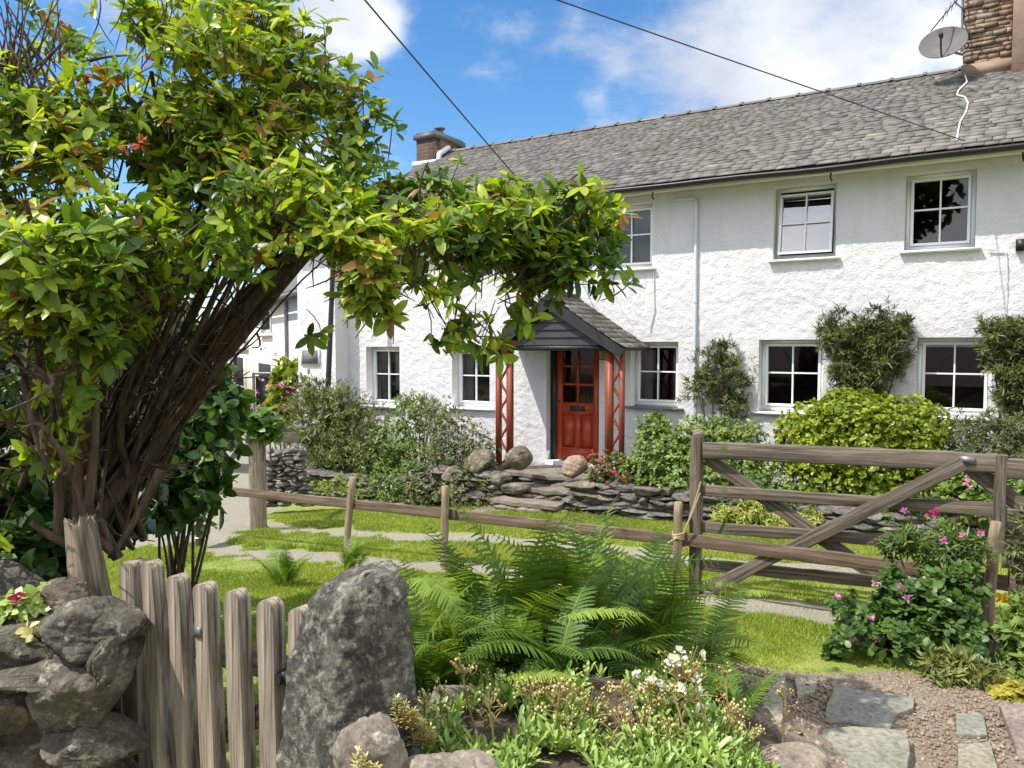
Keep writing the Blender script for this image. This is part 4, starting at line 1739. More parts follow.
pg = empty('picket_gate', [*((PA + PB) / 2), gz(-.9, 2.3)], 0, 'silvery weathered picket gate between the stone wall and standing stone', 'gate')


def picket(px, ytop, w, th, off=0., flat=False, lean=0.):
    q = on_pick(px, off)
    zt = at(px, ytop, q[1])[2]
    zb = -1.66
    mb = MB()
    hw = w / 2
    if flat:
        prof = [(-hw, zb), (hw, zb), (hw, zt - .012), (hw - .01, zt), (-hw + .01, zt - .003), (-hw, zt - .015)]
    else:
        top = [(hw * math.cos(a), zt - hw * .9 + hw * .9 * math.sin(a)) for a in np.linspace(0, math.pi, 9)]
        prof = [(-hw, zb), (hw, zb)] + top
    n = 0
    rows = 12
    # side edges subdivided so the outline is not ruler straight
    pr2 = []
    sd_ = rng.random() * 50
    for (xa, za), (xb, zb_) in zip(prof, prof[1:] + prof[:1]):
        k = max(1, int(abs(zb_ - za) / .08))
        for i in range(k):
            f = i / k
            x_, z_ = xa + (xb - xa) * f, za + (zb_ - za) * f
            x_ += .0035 * float(vnoise(np.array([z_ * 14, sd_, math.copysign(3, x_)]), 1)) + lean * (z_ + 1.1)
            pr2.append((x_, z_))
    pts = np.array([[q[0] + pd_[0] * x_, q[1] + pd_[1] * x_, z_] for x_, z_ in pr2])
    bulge = np.r_[pn_, 0] * .003
    mb.prism(pts, np.r_[-pn_ * th, 0], rng.random())
    p3 = np.r_[q, zb]
    m = Matrix((Vector((*pd_, 0)), Vector((*(-pn_), 0)), Vector((0, 0, 1)))).transposed().to_4x4()
    m.translation = Vector([float(a) for a in p3])
    return mb.build('picket', M['picket'], pg, frame=m)


picket(121, 563, .088, .075, -.03, True)
for px, yt, w in ((144.5, 563, .060), (170, 577, .063), (197, 585, .067), (228, 592, .068), (261, 601, .071), (292, 609, .066)):
    picket(px, yt, w, .05, .022, lean=-.06 + .0004 * (px - 145) + rng.normal() * .006)
for zc in (-1.02, -1.52):
    a_, b_ = PA - pn_ * .045 + pd_ * .02, PB - pn_ * .045 + pd_ * .02
    board('ledge', [*a_, zc], [*b_, zc], .085, .035, 'gatewood', pg)
a_, b_ = PA - pn_ * .05 + pd_ * .05, PB - pn_ * .05
board('brace', [*a_, -1.48], [*b_, -1.06], .07, .03, 'gatewood', pg)
mb = MB()
q = on_pick(193, .0222)
mb.box([*(q + pn_ * .004), at(193, 632, q[1])[2]], (.03, .003, .036), [np.r_[pd_, 0], np.r_[pn_, 0], [0, 0, 1]])
mb.build('metal_tag', M['metal'], pg)
mb = MB()
q = on_pick(281, -.02)
p = np.array([*q, at(281, 675, q[1])[2]])
mb.box(p, (.05, .05, .04), [np.r_[pd_, 0], np.r_[pn_, 0], [0, 0, 1]])
mb.tube([p, p + np.r_[pn_ * .04, 0]], .018, 10)
mb.build('latch', M['black'], pg)

# standing stone and rockery stones ---------------------------------------------
def standing_stone():
    d, f = ICO[5]
    zt, zb = -.63, -1.9
    mb = MB()
    # outline traced as widths at heights: z, x-left, x-right, depth
    prof = np.array([[zb, -.70, -.23, .26], [-1.45, -.69, -.25, .25], [-1.2, -.67, -.265, .24], [-.95, -.645, -.28, .22], [-.78, -.61, -.29, .20], [-.70, -.585, -.30, .18], [-.655, -.54, -.315, .14], [zt, -.47, -.335, .07]])
    n = 120
    m = 120
    zs = zb + (zt - zb) * (1 - (1 - np.linspace(0, 1, n)) ** 1.5)
    xl, xr, dp = (np.interp(zs, prof[:, 0], prof[:, k]) for k in (1, 2, 3))
    rows = []
    for z, x0, x1, d_ in zip(zs, xl, xr, dp):
        k = d_ / .25
        xa = x0 + (x1 - x0) * .47
        c = np.array([[x0, 2.16], [x0 + (xa - x0) * .55, 2.16 - .11 * k], [xa, 2.16 - .19 * k], [xa + (x1 - xa) * .5, 2.16 - .15 * k], [x1, 2.16 - .07 * k], [x1 - .02, 2.16 + .16 * k], [x0 + .06, 2.16 + .17 * k]])
        sg = np.linalg.norm(np.roll(c, -1, 0) - c, axis=1)
        cum = np.concatenate([[0], np.cumsum(sg)])
        u = np.linspace(0, cum[-1], m, endpoint=False)
        cc = np.vstack([c, c[:1]])
        p = np.stack([np.interp(u, cum, cc[:, 0]), np.interp(u, cum, cc[:, 1])], -1)
        for _ in range(2):
            p = (np.roll(p, 1, 0) + 2 * p + np.roll(p, -1, 0)) / 4
        rows.append(np.column_stack([p, np.full(m, z)]))
    P = np.array(rows)
    cen = P.mean(1, keepdims=True)
    nr = P - cen
    nr[..., 2] = 0
    nr = unit(nr)
    st = P * np.array([1, 1, .3])
    disp = .016 * fbm(st, 6, 3, 71) + .011 * np.abs(fbm(st + 4, 17, 4, 77, .65)) + .006 * fbm(P, 40, 3, 79, .6) - .006
    P = P + nr * disp[..., None]
    P[..., 2] += .018 * fbm(P[..., :3] * [1, 1, 0], 8, 3, 80) * ss(-.85, -.64, np.repeat(zs[:, None], m, 1)) + .18 * (P[..., 0] + .40) * ss(-1.0, -.63, zs)[:, None]
    i = (np.arange(n - 1)[:, None] * m)
    j = np.arange(m)[None]
    mb.add(P.reshape(-1, 3), np.stack([i + j, i + (j + 1) % m, i + m + (j + 1) % m, i + m + j], -1).reshape(-1, 4), .1)
    mb.add(P[-1], [list(range(m))], .1)
    return tag(mb.build('standing_stone', M['menhir'], smooth=True), 'tall dark upright stone gatepost crusted with pale lichen', 'standing stone')


standing_stone()
rock_thing('boulder', at(374, 775, 1.98) + [0, 0, .0], (.095, .12, .14), 12, 'boulder', 'pale pointed boulder leaning at the foot of the standing stone', rot=.5)
rock_thing('boulder', at(450, 792, 1.95), (.118, .11, .10), 19, 'brownrock', 'broad pinkish boulder low in front of the succulents', rot=.2)
rock_thing('boulder', at(702, 752, 2.62), (.15, .13, .09), 27, 'boulder', 'flat grey rockery boulder under the white flowers', rot=-.3)
rock_thing('boulder', at(788, 768, 2.75), (.13, .12, .10), 29, 'brownrock', 'rounded boulder at the edge of the flagged path', rot=.8)
rock_thing('boulder', at(632, 722, 2.55), (.105, .10, .10), 31, 'boulder', 'striped grey rock half hidden behind the flower heads', rot=.8)
rock_thing('boulder', at(470, 708, 2.55), (.11, .08, .085), 33, 'boulder', 'small shaded rock behind the succulents beside the fern')

# dry stone wall at the left with the raised garden on top --------------------------
mb = MB()
stones = [(28, 652, 52, 30, 0), (82, 630, 44, 26, 0), (-45, 650, 40, 30, 0), (18, 702, 40, 30, 2), (84, 688, 40, 42, 1), (-50, 702, 45, 30, 1), (28, 757, 45, 34, 2), (92, 741, 42, 20, 1), (-48, 760, 45, 34, 2),
          (90, 775, 42, 20, 1), (50, 672, 60, 12, 0), (112, 660, 14, 30, 0), (-90, 690, 40, 60, 0)]
for k, (px, py, rx, ry, t_) in enumerate(stones):
    Y = 2.50 + .08 * (k % 3 == 0)
    p = at(px, py, Y)
    s = Y / 770
    rock(mb, p + [0, .02, 0], (rx * s * 1.06, .13, ry * s * 1.08), 200 + k, 5, 9, .06, 0, [[1, 0, rng.normal() * .12], [0, 1, 0], [rng.normal() * .12, 0, 1]], .08 + .5 * t_ * .5 + rng.random() * .25, 34)
for k in range(90):
    x = rng.uniform(-3.6, -1.33)
    z = rng.uniform(-1.72, -.98)
    if x > -1.7 and z > -1.5:
        continue
    rock(mb, (x, (2.63 if x > -1.8 else 2.52) + rng.normal() * .02, z), (rng.uniform(.1, .2), .15, rng.uniform(.06, .12)), 300 + k, 2, 11, .07, 0, None, rng.random() * .6)
for k in range(0):
    rock(mb, (-1.28 - .02 * rng.random() - .05, 2.72 + .1 * k, -1.3), (.1, .12, .3), 400 + k, 2, 11, .07, 0, None, rng.random() * .4)
mb.add(np.array([[-3.6, 2.62, -1.9], [-1.36, 2.62, -1.9], [-1.36, 2.62, -1.0], [-3.6, 2.62, -1.0]]), [[0, 1, 2, 3]], 0.)
tag(mb.build('dry_stone_wall', M['wallstone'], smooth=True), 'mossy dry stone garden wall of big rounded stones beside the picket gate', 'wall')
rock_thing('boulder', at(66, 597, 2.72), (.10, .1, .085), 52, 'wallstone', 'mossy stone resting on the wall beside the timber stump')
rock_thing('boulder', at(15, 590, 2.95), (.14, .1, .1), 53, 'wallstone', 'grey stone among the leaves behind the stone wall')

# split timber stump ------------------------------------------------------------------
b_, t_ = at(92, 612, 2.86), at(79, 520, 2.86)
n, m = 26, 40
s = np.linspace(-.08, 1, n)[:, None]
a = np.linspace(0, 2 * np.pi, m, endpoint=False)
cen = b_ * (1 - s) + t_ * s
rad = (.078 + (.055 - .078) * s) * np.ones((1, m))
P = cen[:, None] + rad[..., None] * np.stack([np.cos(a), np.sin(a) * .8, 0 * a], -1)[None]
rg = fbm(np.stack([np.cos(a) * 2.2, np.sin(a) * 2.2, 0 * a], -1), 3.5, 4, 7)
P += (rg[None, :, None] * .010) * np.stack([np.cos(a), np.sin(a), 0 * a], -1)[None]
P[-1, :, 2] += .02 * rng.normal(size=m)
P[-2, :, 2] += .006 * rng.normal(size=m)
mb = MB()
i = (np.arange(n - 1)[:, None] * m); j = np.arange(m)[None]
mb.add(P.reshape(-1, 3), np.stack([i + j, i + (j + 1) % m, i + m + (j + 1) % m, i + m + j], -1).reshape(-1, 4), .6)
tc_ = P[-1].mean(0) - [0, 0, .02]
mb.add(np.vstack([P[-1], tc_]), [[k, (k + 1) % m, m] for k in range(m)], .2)
tag(mb.build('timber_stump', M['stumpwood'], frame=frame_from(t_ - b_, (0, 1, 0), b_) @ Matrix.Rotation(math.pi / 2, 4, 'Y')), 'split grey timber post stump leaning on the stone wall', 'stump')

# ------------------------------------------------------------------ flagged gravel path
def to_px(pts):
    return [(674 + x / 2.926, 508 + y / 2.926) for x, y in pts]


flags = [([(352, 507), (400, 503), (421, 518), (412, 550), (362, 562)], 'flag', 'small green slate flag farthest up the path'),
         ([(468, 547), (560, 556), (704, 574), (700, 600), (645, 624), (632, 662), (520, 640), (440, 630), (448, 590)], 'flag', 'long green slate flag with a stepped edge across the path'),
         ([(432, 664), (560, 690), (681, 702), (690, 760), (676, 830), (420, 850), (408, 770)], 'flag', 'large green slate flag at the bottom of the path'),
         ([(826, 621), (905, 620), (916, 678), (824, 674)], 'flag', 'small square green flag by the purple slab'),
         ([(826, 716), (925, 709), (962, 830), (836, 840)], 'flag', 'green slate flag low beside the purple slab'),
         ([(952, 602), (1090, 590), (1130, 760), (1010, 742)], 'purpleflag', 'big purple brown slab at the right edge of the path'),
         ([(232, 590), (262, 566), (322, 566), (330, 612), (312, 640), (250, 634)], 'flag', 'shaded slate flag beside the rockery fern')]
for pts, mt, lab in flags:
    q = []
    px = to_px(pts)
    for (xa, ya), (xb, yb) in zip(px, px[1:] + px[:1]):
        for f_ in (0, .34, .67):
            q.append((xa + (xb - xa) * f_ + rng.normal() * .5, ya + (yb - ya) * f_ + rng.normal() * .35))
    P = np.array([on_ground(*a_) for a_ in q])
    c_ = P.mean(0)
    zt = c_[2] + .022
    P[:, 2] = zt
    inner = c_ + (P - c_) * .985
    inner[:, 2] = zt + .006
    mb = MB()
    k = len(P)
    rv = rng.random()
    mb.add(inner, [list(range(k))], rv)
    mb.add(np.vstack([inner, P]), [[i_, (i_ + 1) % k, k + (i_ + 1) % k, k + i_] for i_ in range(k)], rv)
    lowp = P - [0, 0, .06]
    mb.add(np.vstack([P, lowp]), [[i_, (i_ + 1) % k, k + (i_ + 1) % k, k + i_] for i_ in range(k)], rv)
    tag(mb.build('flagstone', M[mt]), lab, 'flagstone', 'flagstones of the garden path')
# loose chippings
n = 9000
X = rng.uniform(.9, 3.3, n); Y = rng.uniform(2.6, 4.4, n)
k = path_mask(X, Y) > rng.random(n) * .8 + .1
X, Y = X[k], Y[k]
d, f = ICO[0]
mb = MB()
S = rng.uniform(.003, .011, len(X)) * (1 + (rng.random(len(X)) > .95) * .9)
sc = S[:, None] * rng.uniform(.6, 1.3, (len(X), 3))
V = d[None] * sc[:, None] + np.stack([X, Y, ground(X, Y) + S * .3 + .004], -1)[:, None]
mb.add(V.reshape(-1, 3), (f[None] + np.arange(len(X))[:, None, None] * len(d)).reshape(-1, 3), np.repeat(rng.random(len(X)), len(f)))
tag(mb.build('path_gravel', M['gravel'], frame=Matrix.Identity(4)), 'brown gravel chippings between the flagstones', kind='stuff')

# ------------------------------------------------------------------ the big arching shrub
LEAF = leaf_full(.20, .045, .16)
LEAF_BROAD = leaf_full(.33, .05, .16, (.95, 1., .62))
LEAF_SMALL = leaf_shape(.27, .05, .1)
NEEDLE = leaf_shape(.10, .02, .1)
LEAF_ROUND = leaf_full(.38, .05, .08, (.8, 1., .8))


def curve(a, b, bend, n=10):
    """quadratic arc from a to b through a raised control point"""
    a, b = np.asarray(a, float), np.asarray(b, float)
    c = (a + b) / 2 + np.asarray(bend, float)
    t = np.linspace(0, 1, n)[:, None]
    return a * (1 - t) ** 2 + 2 * c * t * (1 - t) + b * t * t


def whorls(lm, tm, P, G, k, size, spread=1.1, droop=.25, rnd_c=None, twig=None, shape=LEAF):
    """rosettes of k leaves at twig ends P growing along G"""
    n = len(P)
    G = unit(G)
    ref = np.where(np.abs(G[:, 2:3]) < .9, np.array([[0, 0, 1.]]), np.array([[1., 0, 0]]))
    a1 = unit(np.cross(G, ref)); a2 = np.cross(G, a1)
    th = (np.arange(k)[None] / k * 2 * np.pi + rng.random((n, 1)) * 6.28 + rng.normal(size=(n, k)) * .3)[..., None]
    el = (spread + rng.normal(size=(n, k)) * .3)[..., None]
    dr = G[:, None] * np.cos(el) + (a1[:, None] * np.cos(th) + a2[:, None] * np.sin(th)) * np.sin(el)
    dr = dr + np.array([0, 0, -1.]) * (droop * rng.random((n, k, 1)))
    nr = G[:, None] * 1.0 - dr * .2 + rng.normal(size=(n, k, 3)) * .28 + np.array([0, 0, .35])
    sz = size * (.5 + .75 * rng.random((n, k))) * (.8 + .4 * rng.random((n, 1)))
    rn = np.clip((rnd_c[:, None] if rnd_c is not None else rng.random((n, 1))) + rng.normal(size=(n, k)) * .17, 0, 1)
    ps = np.repeat(P[:, None], k, 1) - G[:, None] * (rng.random((n, k, 1)) * size * .45)
    scatter(lm, shape, ps.reshape(-1, 3), dr.reshape(-1, 3), nr.reshape(-1, 3), sz.ravel(), rn.ravel())


BLOBS = [  # px, py, radius px, depth, weight
    (108, 30, 62, 3.6, 1), (190, 22, 66, 3.8, 1), (280, 22, 58, 4.0, .9), (322, 80, 66, 3.8, 1), (372, 132, 44, 3.7, .9), (60, 125, 66, 3.2, 1), (140, 110, 80, 3.4, 1.1), (235, 100, 80, 3.6, 1.1),
    (20, 215, 80, 3.0, 1.1), (110, 205, 80, 3.2, 1.2), (205, 190, 74, 3.4, 1.2), (300, 180, 72, 3.5, 1.2), (375, 205, 60, 3.45, 1.1), (440, 205, 48, 3.5, 1), (420, 262, 52, 3.4, 1), (495, 250, 58, 3.35, 1.1),
    (562, 232, 48, 3.4, 1.1), (598, 244, 36, 3.35, .8), (548, 282, 42, 3.2, 1.3), (478, 300, 46, 3.1, 2.0), (520, 265, 50, 3.1, 1.0), (430, 285, 44, 3.0, 2.2), (470, 285, 40, 2.95, 1.6), (390, 275, 36, 2.95, 1.4), (350, 285, 26, 3.0, .8), (360, 262, 40, 3.2, 1.0), (330, 318, 20, 3.1, .6), (492, 345, 28, 3.05, 1.7), (448, 325, 34, 3.05, 2.0), (410, 300, 36, 3.0, 1.5), (505, 382, 14, 3.0, .9), (400, 300, 24, 3.05, .8), (380, 318, 14, 3.0, .4), (585, 275, 36, 3.2, .9), (400, 235, 50, 3.1, 1.0),
    (60, 270, 62, 2.75, 1.0), (130, 235, 58, 2.8, 1.1), (205, 225, 52, 2.85, 1.1), (270, 215, 48, 2.95, 1.1), (330, 225, 44, 3.0, 1.1), (30, 345, 48, 2.7, .6), (235, 262, 26, 2.85, .5), (300, 250, 30, 2.9, .8), (375, 250, 44, 2.95, 1.1), (440, 250, 46, 2.95, 1.1), (500, 225, 44, 3.0, 1.1), (550, 210, 40, 3.1, 1.0), (20, 405, 40, 2.65, 1.3), (62, 385, 32, 2.75, .9), (12, 455, 30, 2.7, 1.0), (95, 350, 34, 2.8, .8), (0, 350, 44, 2.6, 1.3), (30, 440, 26, 2.65, .9), (520, 318, 30, 3.1, 1.3), (480, 330, 26, 3.1, 1.2), (100, 320, 40, 2.8, .8), (50, 320, 40, 2.7, .8),
    (-40, 120, 70, 3.0, .7), (-50, 260, 90, 3.0, .9), (15, 315, 66, 2.9, .9), (88, 282, 60, 3.1, .8), (150, 262, 44, 3.15, .6), (12, 425, 42, 2.75, .45), (190, 318, 15, 2.9, .1), (10, 380, 60, 3.0, .6), (-50, 480, 70, 2.9, .4), (250, 250, 36, 3.4, .4)]


def big_shrub():
    root = empty('arching_shrub', [-2.12, 3.72, -.98], 0, 'large arching glossy leaved shrub on the left, with many slender bare stems', 'shrub')
    stems, twigs, lv = MB(), MB(), MB()
    base = np.array([-2.08, 3.66, -1.0])
    cs = np.array([at(b[0], b[1], b[3]) for b in BLOBS])
    rs = np.array([b[2] / FPX * b[3] for b in BLOBS])
    ws = np.array([b[4] for b in BLOBS])
    # stems
    nodes = []
    def spline(ctrl, n):
        c = np.array([2 * ctrl[0] - ctrl[1]] + list(ctrl) + [2 * ctrl[-1] - ctrl[-2]])
        o = []
        m = len(ctrl) - 1
        for t in np.linspace(0, m - 1e-6, n):
            i = int(t); f = t - i
            p0, p1, p2, p3 = c[i:i + 4]
            o.append(.5 * (2 * p1 + (p2 - p0) * f + (2 * p0 - 5 * p1 + 4 * p2 - p3) * f * f + (3 * p1 - p0 - 3 * p2 + p3) * f ** 3))
        return np.array(o)
    for k in range(84):
        b = base + np.array([rng.normal() * .15, rng.normal() * .14, rng.random() * .06])
        if k < 58:
            f = rng.random()
            tx = 40 + 280 * f
            Yt = rng.uniform(3.1, 4.1)
            tgt = at(tx, 290 - 62 * f + rng.normal() * 12, Yt)
            mid = at(70 + 120 * f + rng.normal() * 8, 410 - 10 * f + rng.normal() * 10, (3.6 + Yt) / 2)
            pts = spline([b, mid, tgt], 14)
        else:
            q = rng.integers(len(cs))
            while BLOBS[q][0] > 330:
                q = rng.integers(len(cs))
            tgt = cs[q] + rng.normal(size=3) * .12
            lean = tgt - b
            pts = curve(b, tgt, np.array([-lean[0] * .16, rng.normal() * .1, .1]) + rng.normal(size=3) * .05, 14)
        pts = pts + np.cumsum(rng.normal(size=(14, 3)) * .008, 0)
        pts[0] = b
        r0 = rng.uniform(.007, .022)
        stems.tube(pts, np.linspace(r0, r0 * .4, 14), 7, rng.random())
        nodes.append(pts[6:])
        for _ in range(3):
            i = rng.integers(3, 12)
            e = pts[i] + unit(rng.normal(size=3) + np.array([.1, -.2, .6])) * rng.uniform(.12, .4)
            twigs.tube(curve(pts[i], e, rng.normal(size=3) * .03, 5), np.linspace(.006, .0025, 5), 4)
    # heavy limbs arching out to the right over the garden
    for (x, y, Y), r0 in (((330, 228, 3.4), .046), ((300, 250, 3.6), .04), ((500, 232, 3.4), .036), ((580, 228, 3.4), .03), ((430, 205, 3.5), .034), ((470, 270, 3.3), .028), ((230, 220, 3.4), .04)):
        tgt = at(x, y, Y)
        b = base + np.array([rng.normal() * .1, rng.normal() * .08, 0])
        if x > 330:
            pts = spline([b, at(165 + rng.normal() * 8, 405, 3.6), at(300 + rng.normal() * 6, 244 + rng.normal() * 6, 3.5), at((300 + x) / 2, min(y, 232) - 8, 3.45), tgt], 26)
        else:
            pts = spline([b, at(150 + (x - 230) * .3, 410, 3.6), tgt], 20)
        pts = pts + np.cumsum(rng.normal(size=pts.shape) * .005, 0)
        stems.tube(pts, np.linspace(r0, r0 * .35, len(pts)), 8, rng.random())
        nodes.append(pts[10:])
    # bare limb crossing the roof
    stems.tube([at(*q) for q in ((470, 200, 3.4), (487, 190, 3.4), (507, 198, 3.4), (518, 205, 3.4), (522, 260, 3.4))], [.02, .018, .015, .012, .005], 6)
    stems.tube(curve(at(505, 240, 3.4), at(585, 170, 3.4), [0, 0, .05], 8), np.linspace(.012, .004, 8), 5)
    # pale looping stems low at the left
    for q in (((22, 380, 2.7), (34, 430, 2.7), (50, 473, 2.8)), ((40, 425, 2.7), (62, 455, 2.75), (60, 472, 2.8)), ((50, 440, 2.72), (68, 462, 2.78), (64, 474, 2.8))):
        a, b, c = [at(*z) for z in q]
        stems.tube(curve(a, c, (b - (a + c) / 2) * 2, 12), .009, 6, 1.0)
    for (x0, y0), (x1, y1), r_ in (((52, 390), (58, 535), .02), ((66, 400), (78, 540), .026), ((96, 400), (80, 545), .024), ((100, 520), (118, 558), .022), ((30, 522), (70, 545), .02), ((118, 548), (160, 470), .018), ((112, 552), (88, 520), .03)):
        a, b = at(x0, y0, 2.95), at(x1, y1, 3.0)
        stems.tube(curve(a, b, rng.normal(size=3) * .02, 8), np.linspace(r_ * .55, r_, 8), 8, rng.random())
    # leafy twig ends through the crown
    P, G, C = [], [], []
    pal = np.concatenate(nodes)
    vol = rs ** 3
    pk = ws * rs ** 2.2
    pk = pk / pk.sum()
    n = 7200
    which = rng.choice(len(cs), n, p=pk)
    dirs = rand_dir(n)
    rad = rng.random(n) ** .45
    P = cs[which] + dirs * (rs[which] * rad)[:, None]
    # break the edge into uneven sprays
    P = P + .14 * np.stack([fbm(P, 2.6, 3, s_) for s_ in (91, 92, 93)], -1)
    keep = fbm(P, 3.6, 3, 55) > -.26 + .35 * ss(.9, 1.5, P[:, 2])
    P, which, dirs = P[keep], which[keep], dirs[keep]
    G = unit(dirs * .75 + np.array([.10, -.12, .62]) + rng.normal(size=P.shape) * .38)
    low = P[:, 2] < -.0
    G[low] = unit(G[low] + np.array([.3, -.2, -.9]))
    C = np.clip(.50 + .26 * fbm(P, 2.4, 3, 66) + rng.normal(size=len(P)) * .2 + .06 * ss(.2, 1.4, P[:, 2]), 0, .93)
    C[rng.random(len(C)) < .015] = 1.0
    whorls(lv, twigs, P, G, 6, .073, 1.05, .4, C)
    for p, g in zip(P, G):
        if rng.random() < .6:
            L_ = rng.uniform(.12, .34)
            e = p - g * L_ * .6 + (np.array([-1.9, 3.6, .2]) - p) * .02 + np.array([0, 0, .10 if p[2] < .1 else 0])
            twigs.tube(curve(e, p, rng.normal(size=3) * .02, 4), [.0016, .003, .0026, .0014], 4, rng.random(), False)
    # connect sprays back to the nearest stem
    for q in range(len(cs)):
        if ws[q] < .6:
            continue
        d = np.linalg.norm(pal - cs[q], axis=1)
        for _ in range(3):
            s_ = pal[np.argsort(d)[rng.integers(0, 6)]]
            if np.linalg.norm(s_ - cs[q]) > rs[q] * 1.5:
                continue
            e = cs[q] + rand_dir(1)[0] * rs[q] * rng.uniform(.4, .95)
            twigs.tube(curve(s_, e, rng.normal(size=3) * .05 + [0, 0, .04], 8), np.linspace(.010, .003, 8), 5, rng.random(), False)
    # bare twigs against the sky
    for k in range(26):
        a = at(rng.uniform(-5, 60), rng.uniform(60, 130), 3.1)
        e = at(rng.uniform(-30, 75), rng.uniform(-30, 40), 3.1)
        twigs.tube(curve(a, e, rng.normal(size=3) * .02, 7), np.linspace(.006, .002, 7), 4, rng.random(), False)
    stems.build('stems', M['bark'], root, smooth=True)
    twigs.build('twigs', M['bark'], root)
    lv.build('foliage', M['rhodo'], root)
    for px, py, Y in ((128, 148, 2.95), (140, 143, 3.0), (82, 80, 3.2), (16, 300, 2.6), (210, 25, 3.5), (150, 62, 3.3)):
        p = at(px, py, Y)
        d_ = rand_dir(9)
        fl = MB()
        scatter(fl, LEAF_BROAD, np.repeat(p[None], 9, 0) + d_ * .008, d_, rand_dir(9), .030, rng.random(9))
        fl.build('faded_bloom', M['redfl'], root)


big_shrub()


# ------------------------------------------------------------------ other shrubs
def shrub(name, label, blobs, n, size, mat, shape=LEAF_SMALL, base=None, k=5, stems=7, up=.6, spread=1.0, cat='shrub', group=None, shell=.4, noise_amp=.25, hole=-.5, cmid=.5, flowers=None, srad=.012, droop=.2, nstem_mat='stem', part='foliage'):
    cs = np.array([b[0] for b in blobs], float)
    rs = np.array([b[1] if np.ndim(b[1]) else (b[1],) * 3 for b in blobs], float)
    if base is None:
        base = cs.mean(0) - [0, 0, rs[:, 2].max()]
    base = np.asarray(base, float)
    root = empty(name, base, 0, label, cat, group)
    lv, tw = MB(), MB()
    pk = rs.prod(1) ** .7
    which = rng.choice(len(cs), n, p=pk / pk.sum())
    d = rand_dir(n)
    P = cs[which] + d * rs[which] * (rng.random(n) ** shell)[:, None]
    P = P + noise_amp * rs.mean() * np.stack([fbm(P, 1.6 / rs.mean(), 3, s_ + 7) for s_ in (1, 2, 3)], -1)
    kp = fbm(P, 2.2 / rs.mean(), 3, int(base[0] * 100) % 97) > hole
    P, d = P[kp], d[kp]
    G = unit(d + np.array([0, -.1, up]) + rng.normal(size=P.shape) * .35)
    C = np.clip(cmid + .22 * fbm(P, 2.5 / rs.mean(), 3, 5) + rng.normal(size=len(P)) * .16, 0, 1)
    whorls(lv, tw, P, G, k, size, spread, droop, C, shape=shape)
    for q in range(stems):
        c = cs[q % len(cs)] + rand_dir(1)[0] * rs[q % len(cs)] * .55
        b = base + np.array([rng.normal() * .08, rng.normal() * .05, 0])
        tw.tube(curve(b, c, rng.normal(size=3) * .06 + [0, 0, .05], 8), np.linspace(srad, srad * .35, 8), 5, rng.random(), False)
        for _ in range(4):
            e = c + rand_dir(1)[0] * rs[q % len(cs)] * .6
            tw.tube(curve(c, e, rng.normal(size=3) * .03, 5), np.linspace(srad * .4, srad * .15, 5), 4, rng.random(), False)
    if stems:
        tw.build('stems', M[nstem_mat], root)
    lv.build(part, M[mat], root)
    if flowers:
        for (fp, fm, cnt, sz) in flowers:
            for p in fp:
                fl = MB()
                dd = unit(rng.normal(size=(cnt, 3)) * [1, 1, .6] + np.array([0, -.4, .3]))
                scatter(fl, LEAF_BROAD, np.repeat(np.asarray(p)[None], cnt, 0) + dd * sz * .15, dd, rand_dir(cnt) + [0, -.5, .5], sz, rng.random(cnt))
                fl.build('flower', M[fm], root)
    return root


def blob(px, py, rpx, n, squash=1.0, ny=None):
    """ball seen at px,py standing n metres in front of the cottage wall"""
    c = at_n(px, py, n)
    r = rpx / FPX * c[1]
    return (c, (r, ny or r, r * squash))


def foot(px, n, z):
    c = at_n(px, 450, n)
    return np.array([c[0], c[1], z])


BZ = -1.86
# conifer (juniper) by the wing
JUN = leaf_shape(.085, .02, .12)
shrub('juniper', 'feathery grey green juniper in front of the white wing', [blob(312, 420, 34, .85), blob(330, 455, 34, .9), blob(352, 440, 30, .8), blob(306, 452, 24, .9), blob(345, 405, 24, .8), blob(365, 435, 30, .9), blob(325, 425, 34, .95), blob(372, 456, 24, .9), (blob(318, 388, 16, .8))],
      3600, .11, 'juniper', JUN, foot(335, .8, -2.2), k=7, stems=12, up=.5, spread=.75, cat='conifer', hole=-.35, noise_amp=.4)
shrub('leafy_shrub', 'fresh green loose shrub between the juniper and the brown tinged shrub', [blob(395, 445, 30, .95), blob(410, 470, 34, 1.1), blob(385, 475, 26, 1.2), blob(412, 415, 24, .7), blob(400, 492, 24, 1.5)], 2000, .058, 'midgreen', LEAF_SMALL, foot(400, 1., -2.2), k=5, stems=9, hole=-.4)
shrub('leafy_shrub', 'olive brown tinged shrub with thin dark stems, left of the front steps', [blob(452, 435, 32, .95), blob(462, 465, 32, 1.05), blob(435, 475, 34, 1.25), blob(470, 482, 28, 1.3), blob(478, 445, 22, .95), blob(440, 418, 22, .85), blob(430, 492, 24, 1.5), blob(455, 492, 22, 1.5), blob(478, 470, 22, 1.2), blob(482, 496, 18, 1.5), blob(405, 502, 18, 1.6)], 3600, .048, 'oliveg', LEAF_SMALL, foot(450, 1., -2.2), k=5, stems=22, hole=-.35, cmid=.55, srad=.009)
shrub('tall_flower_stems', 'thin grey leaved plant under the curtained ground floor window', [blob(418, 402, 13, .3), blob(430, 408, 14, .35), blob(408, 405, 12, .35)], 160, .10, 'juniper', NEEDLE, foot(418, .35, -2.1), k=5, stems=8, cat='plant', up=1.2, spread=.6)
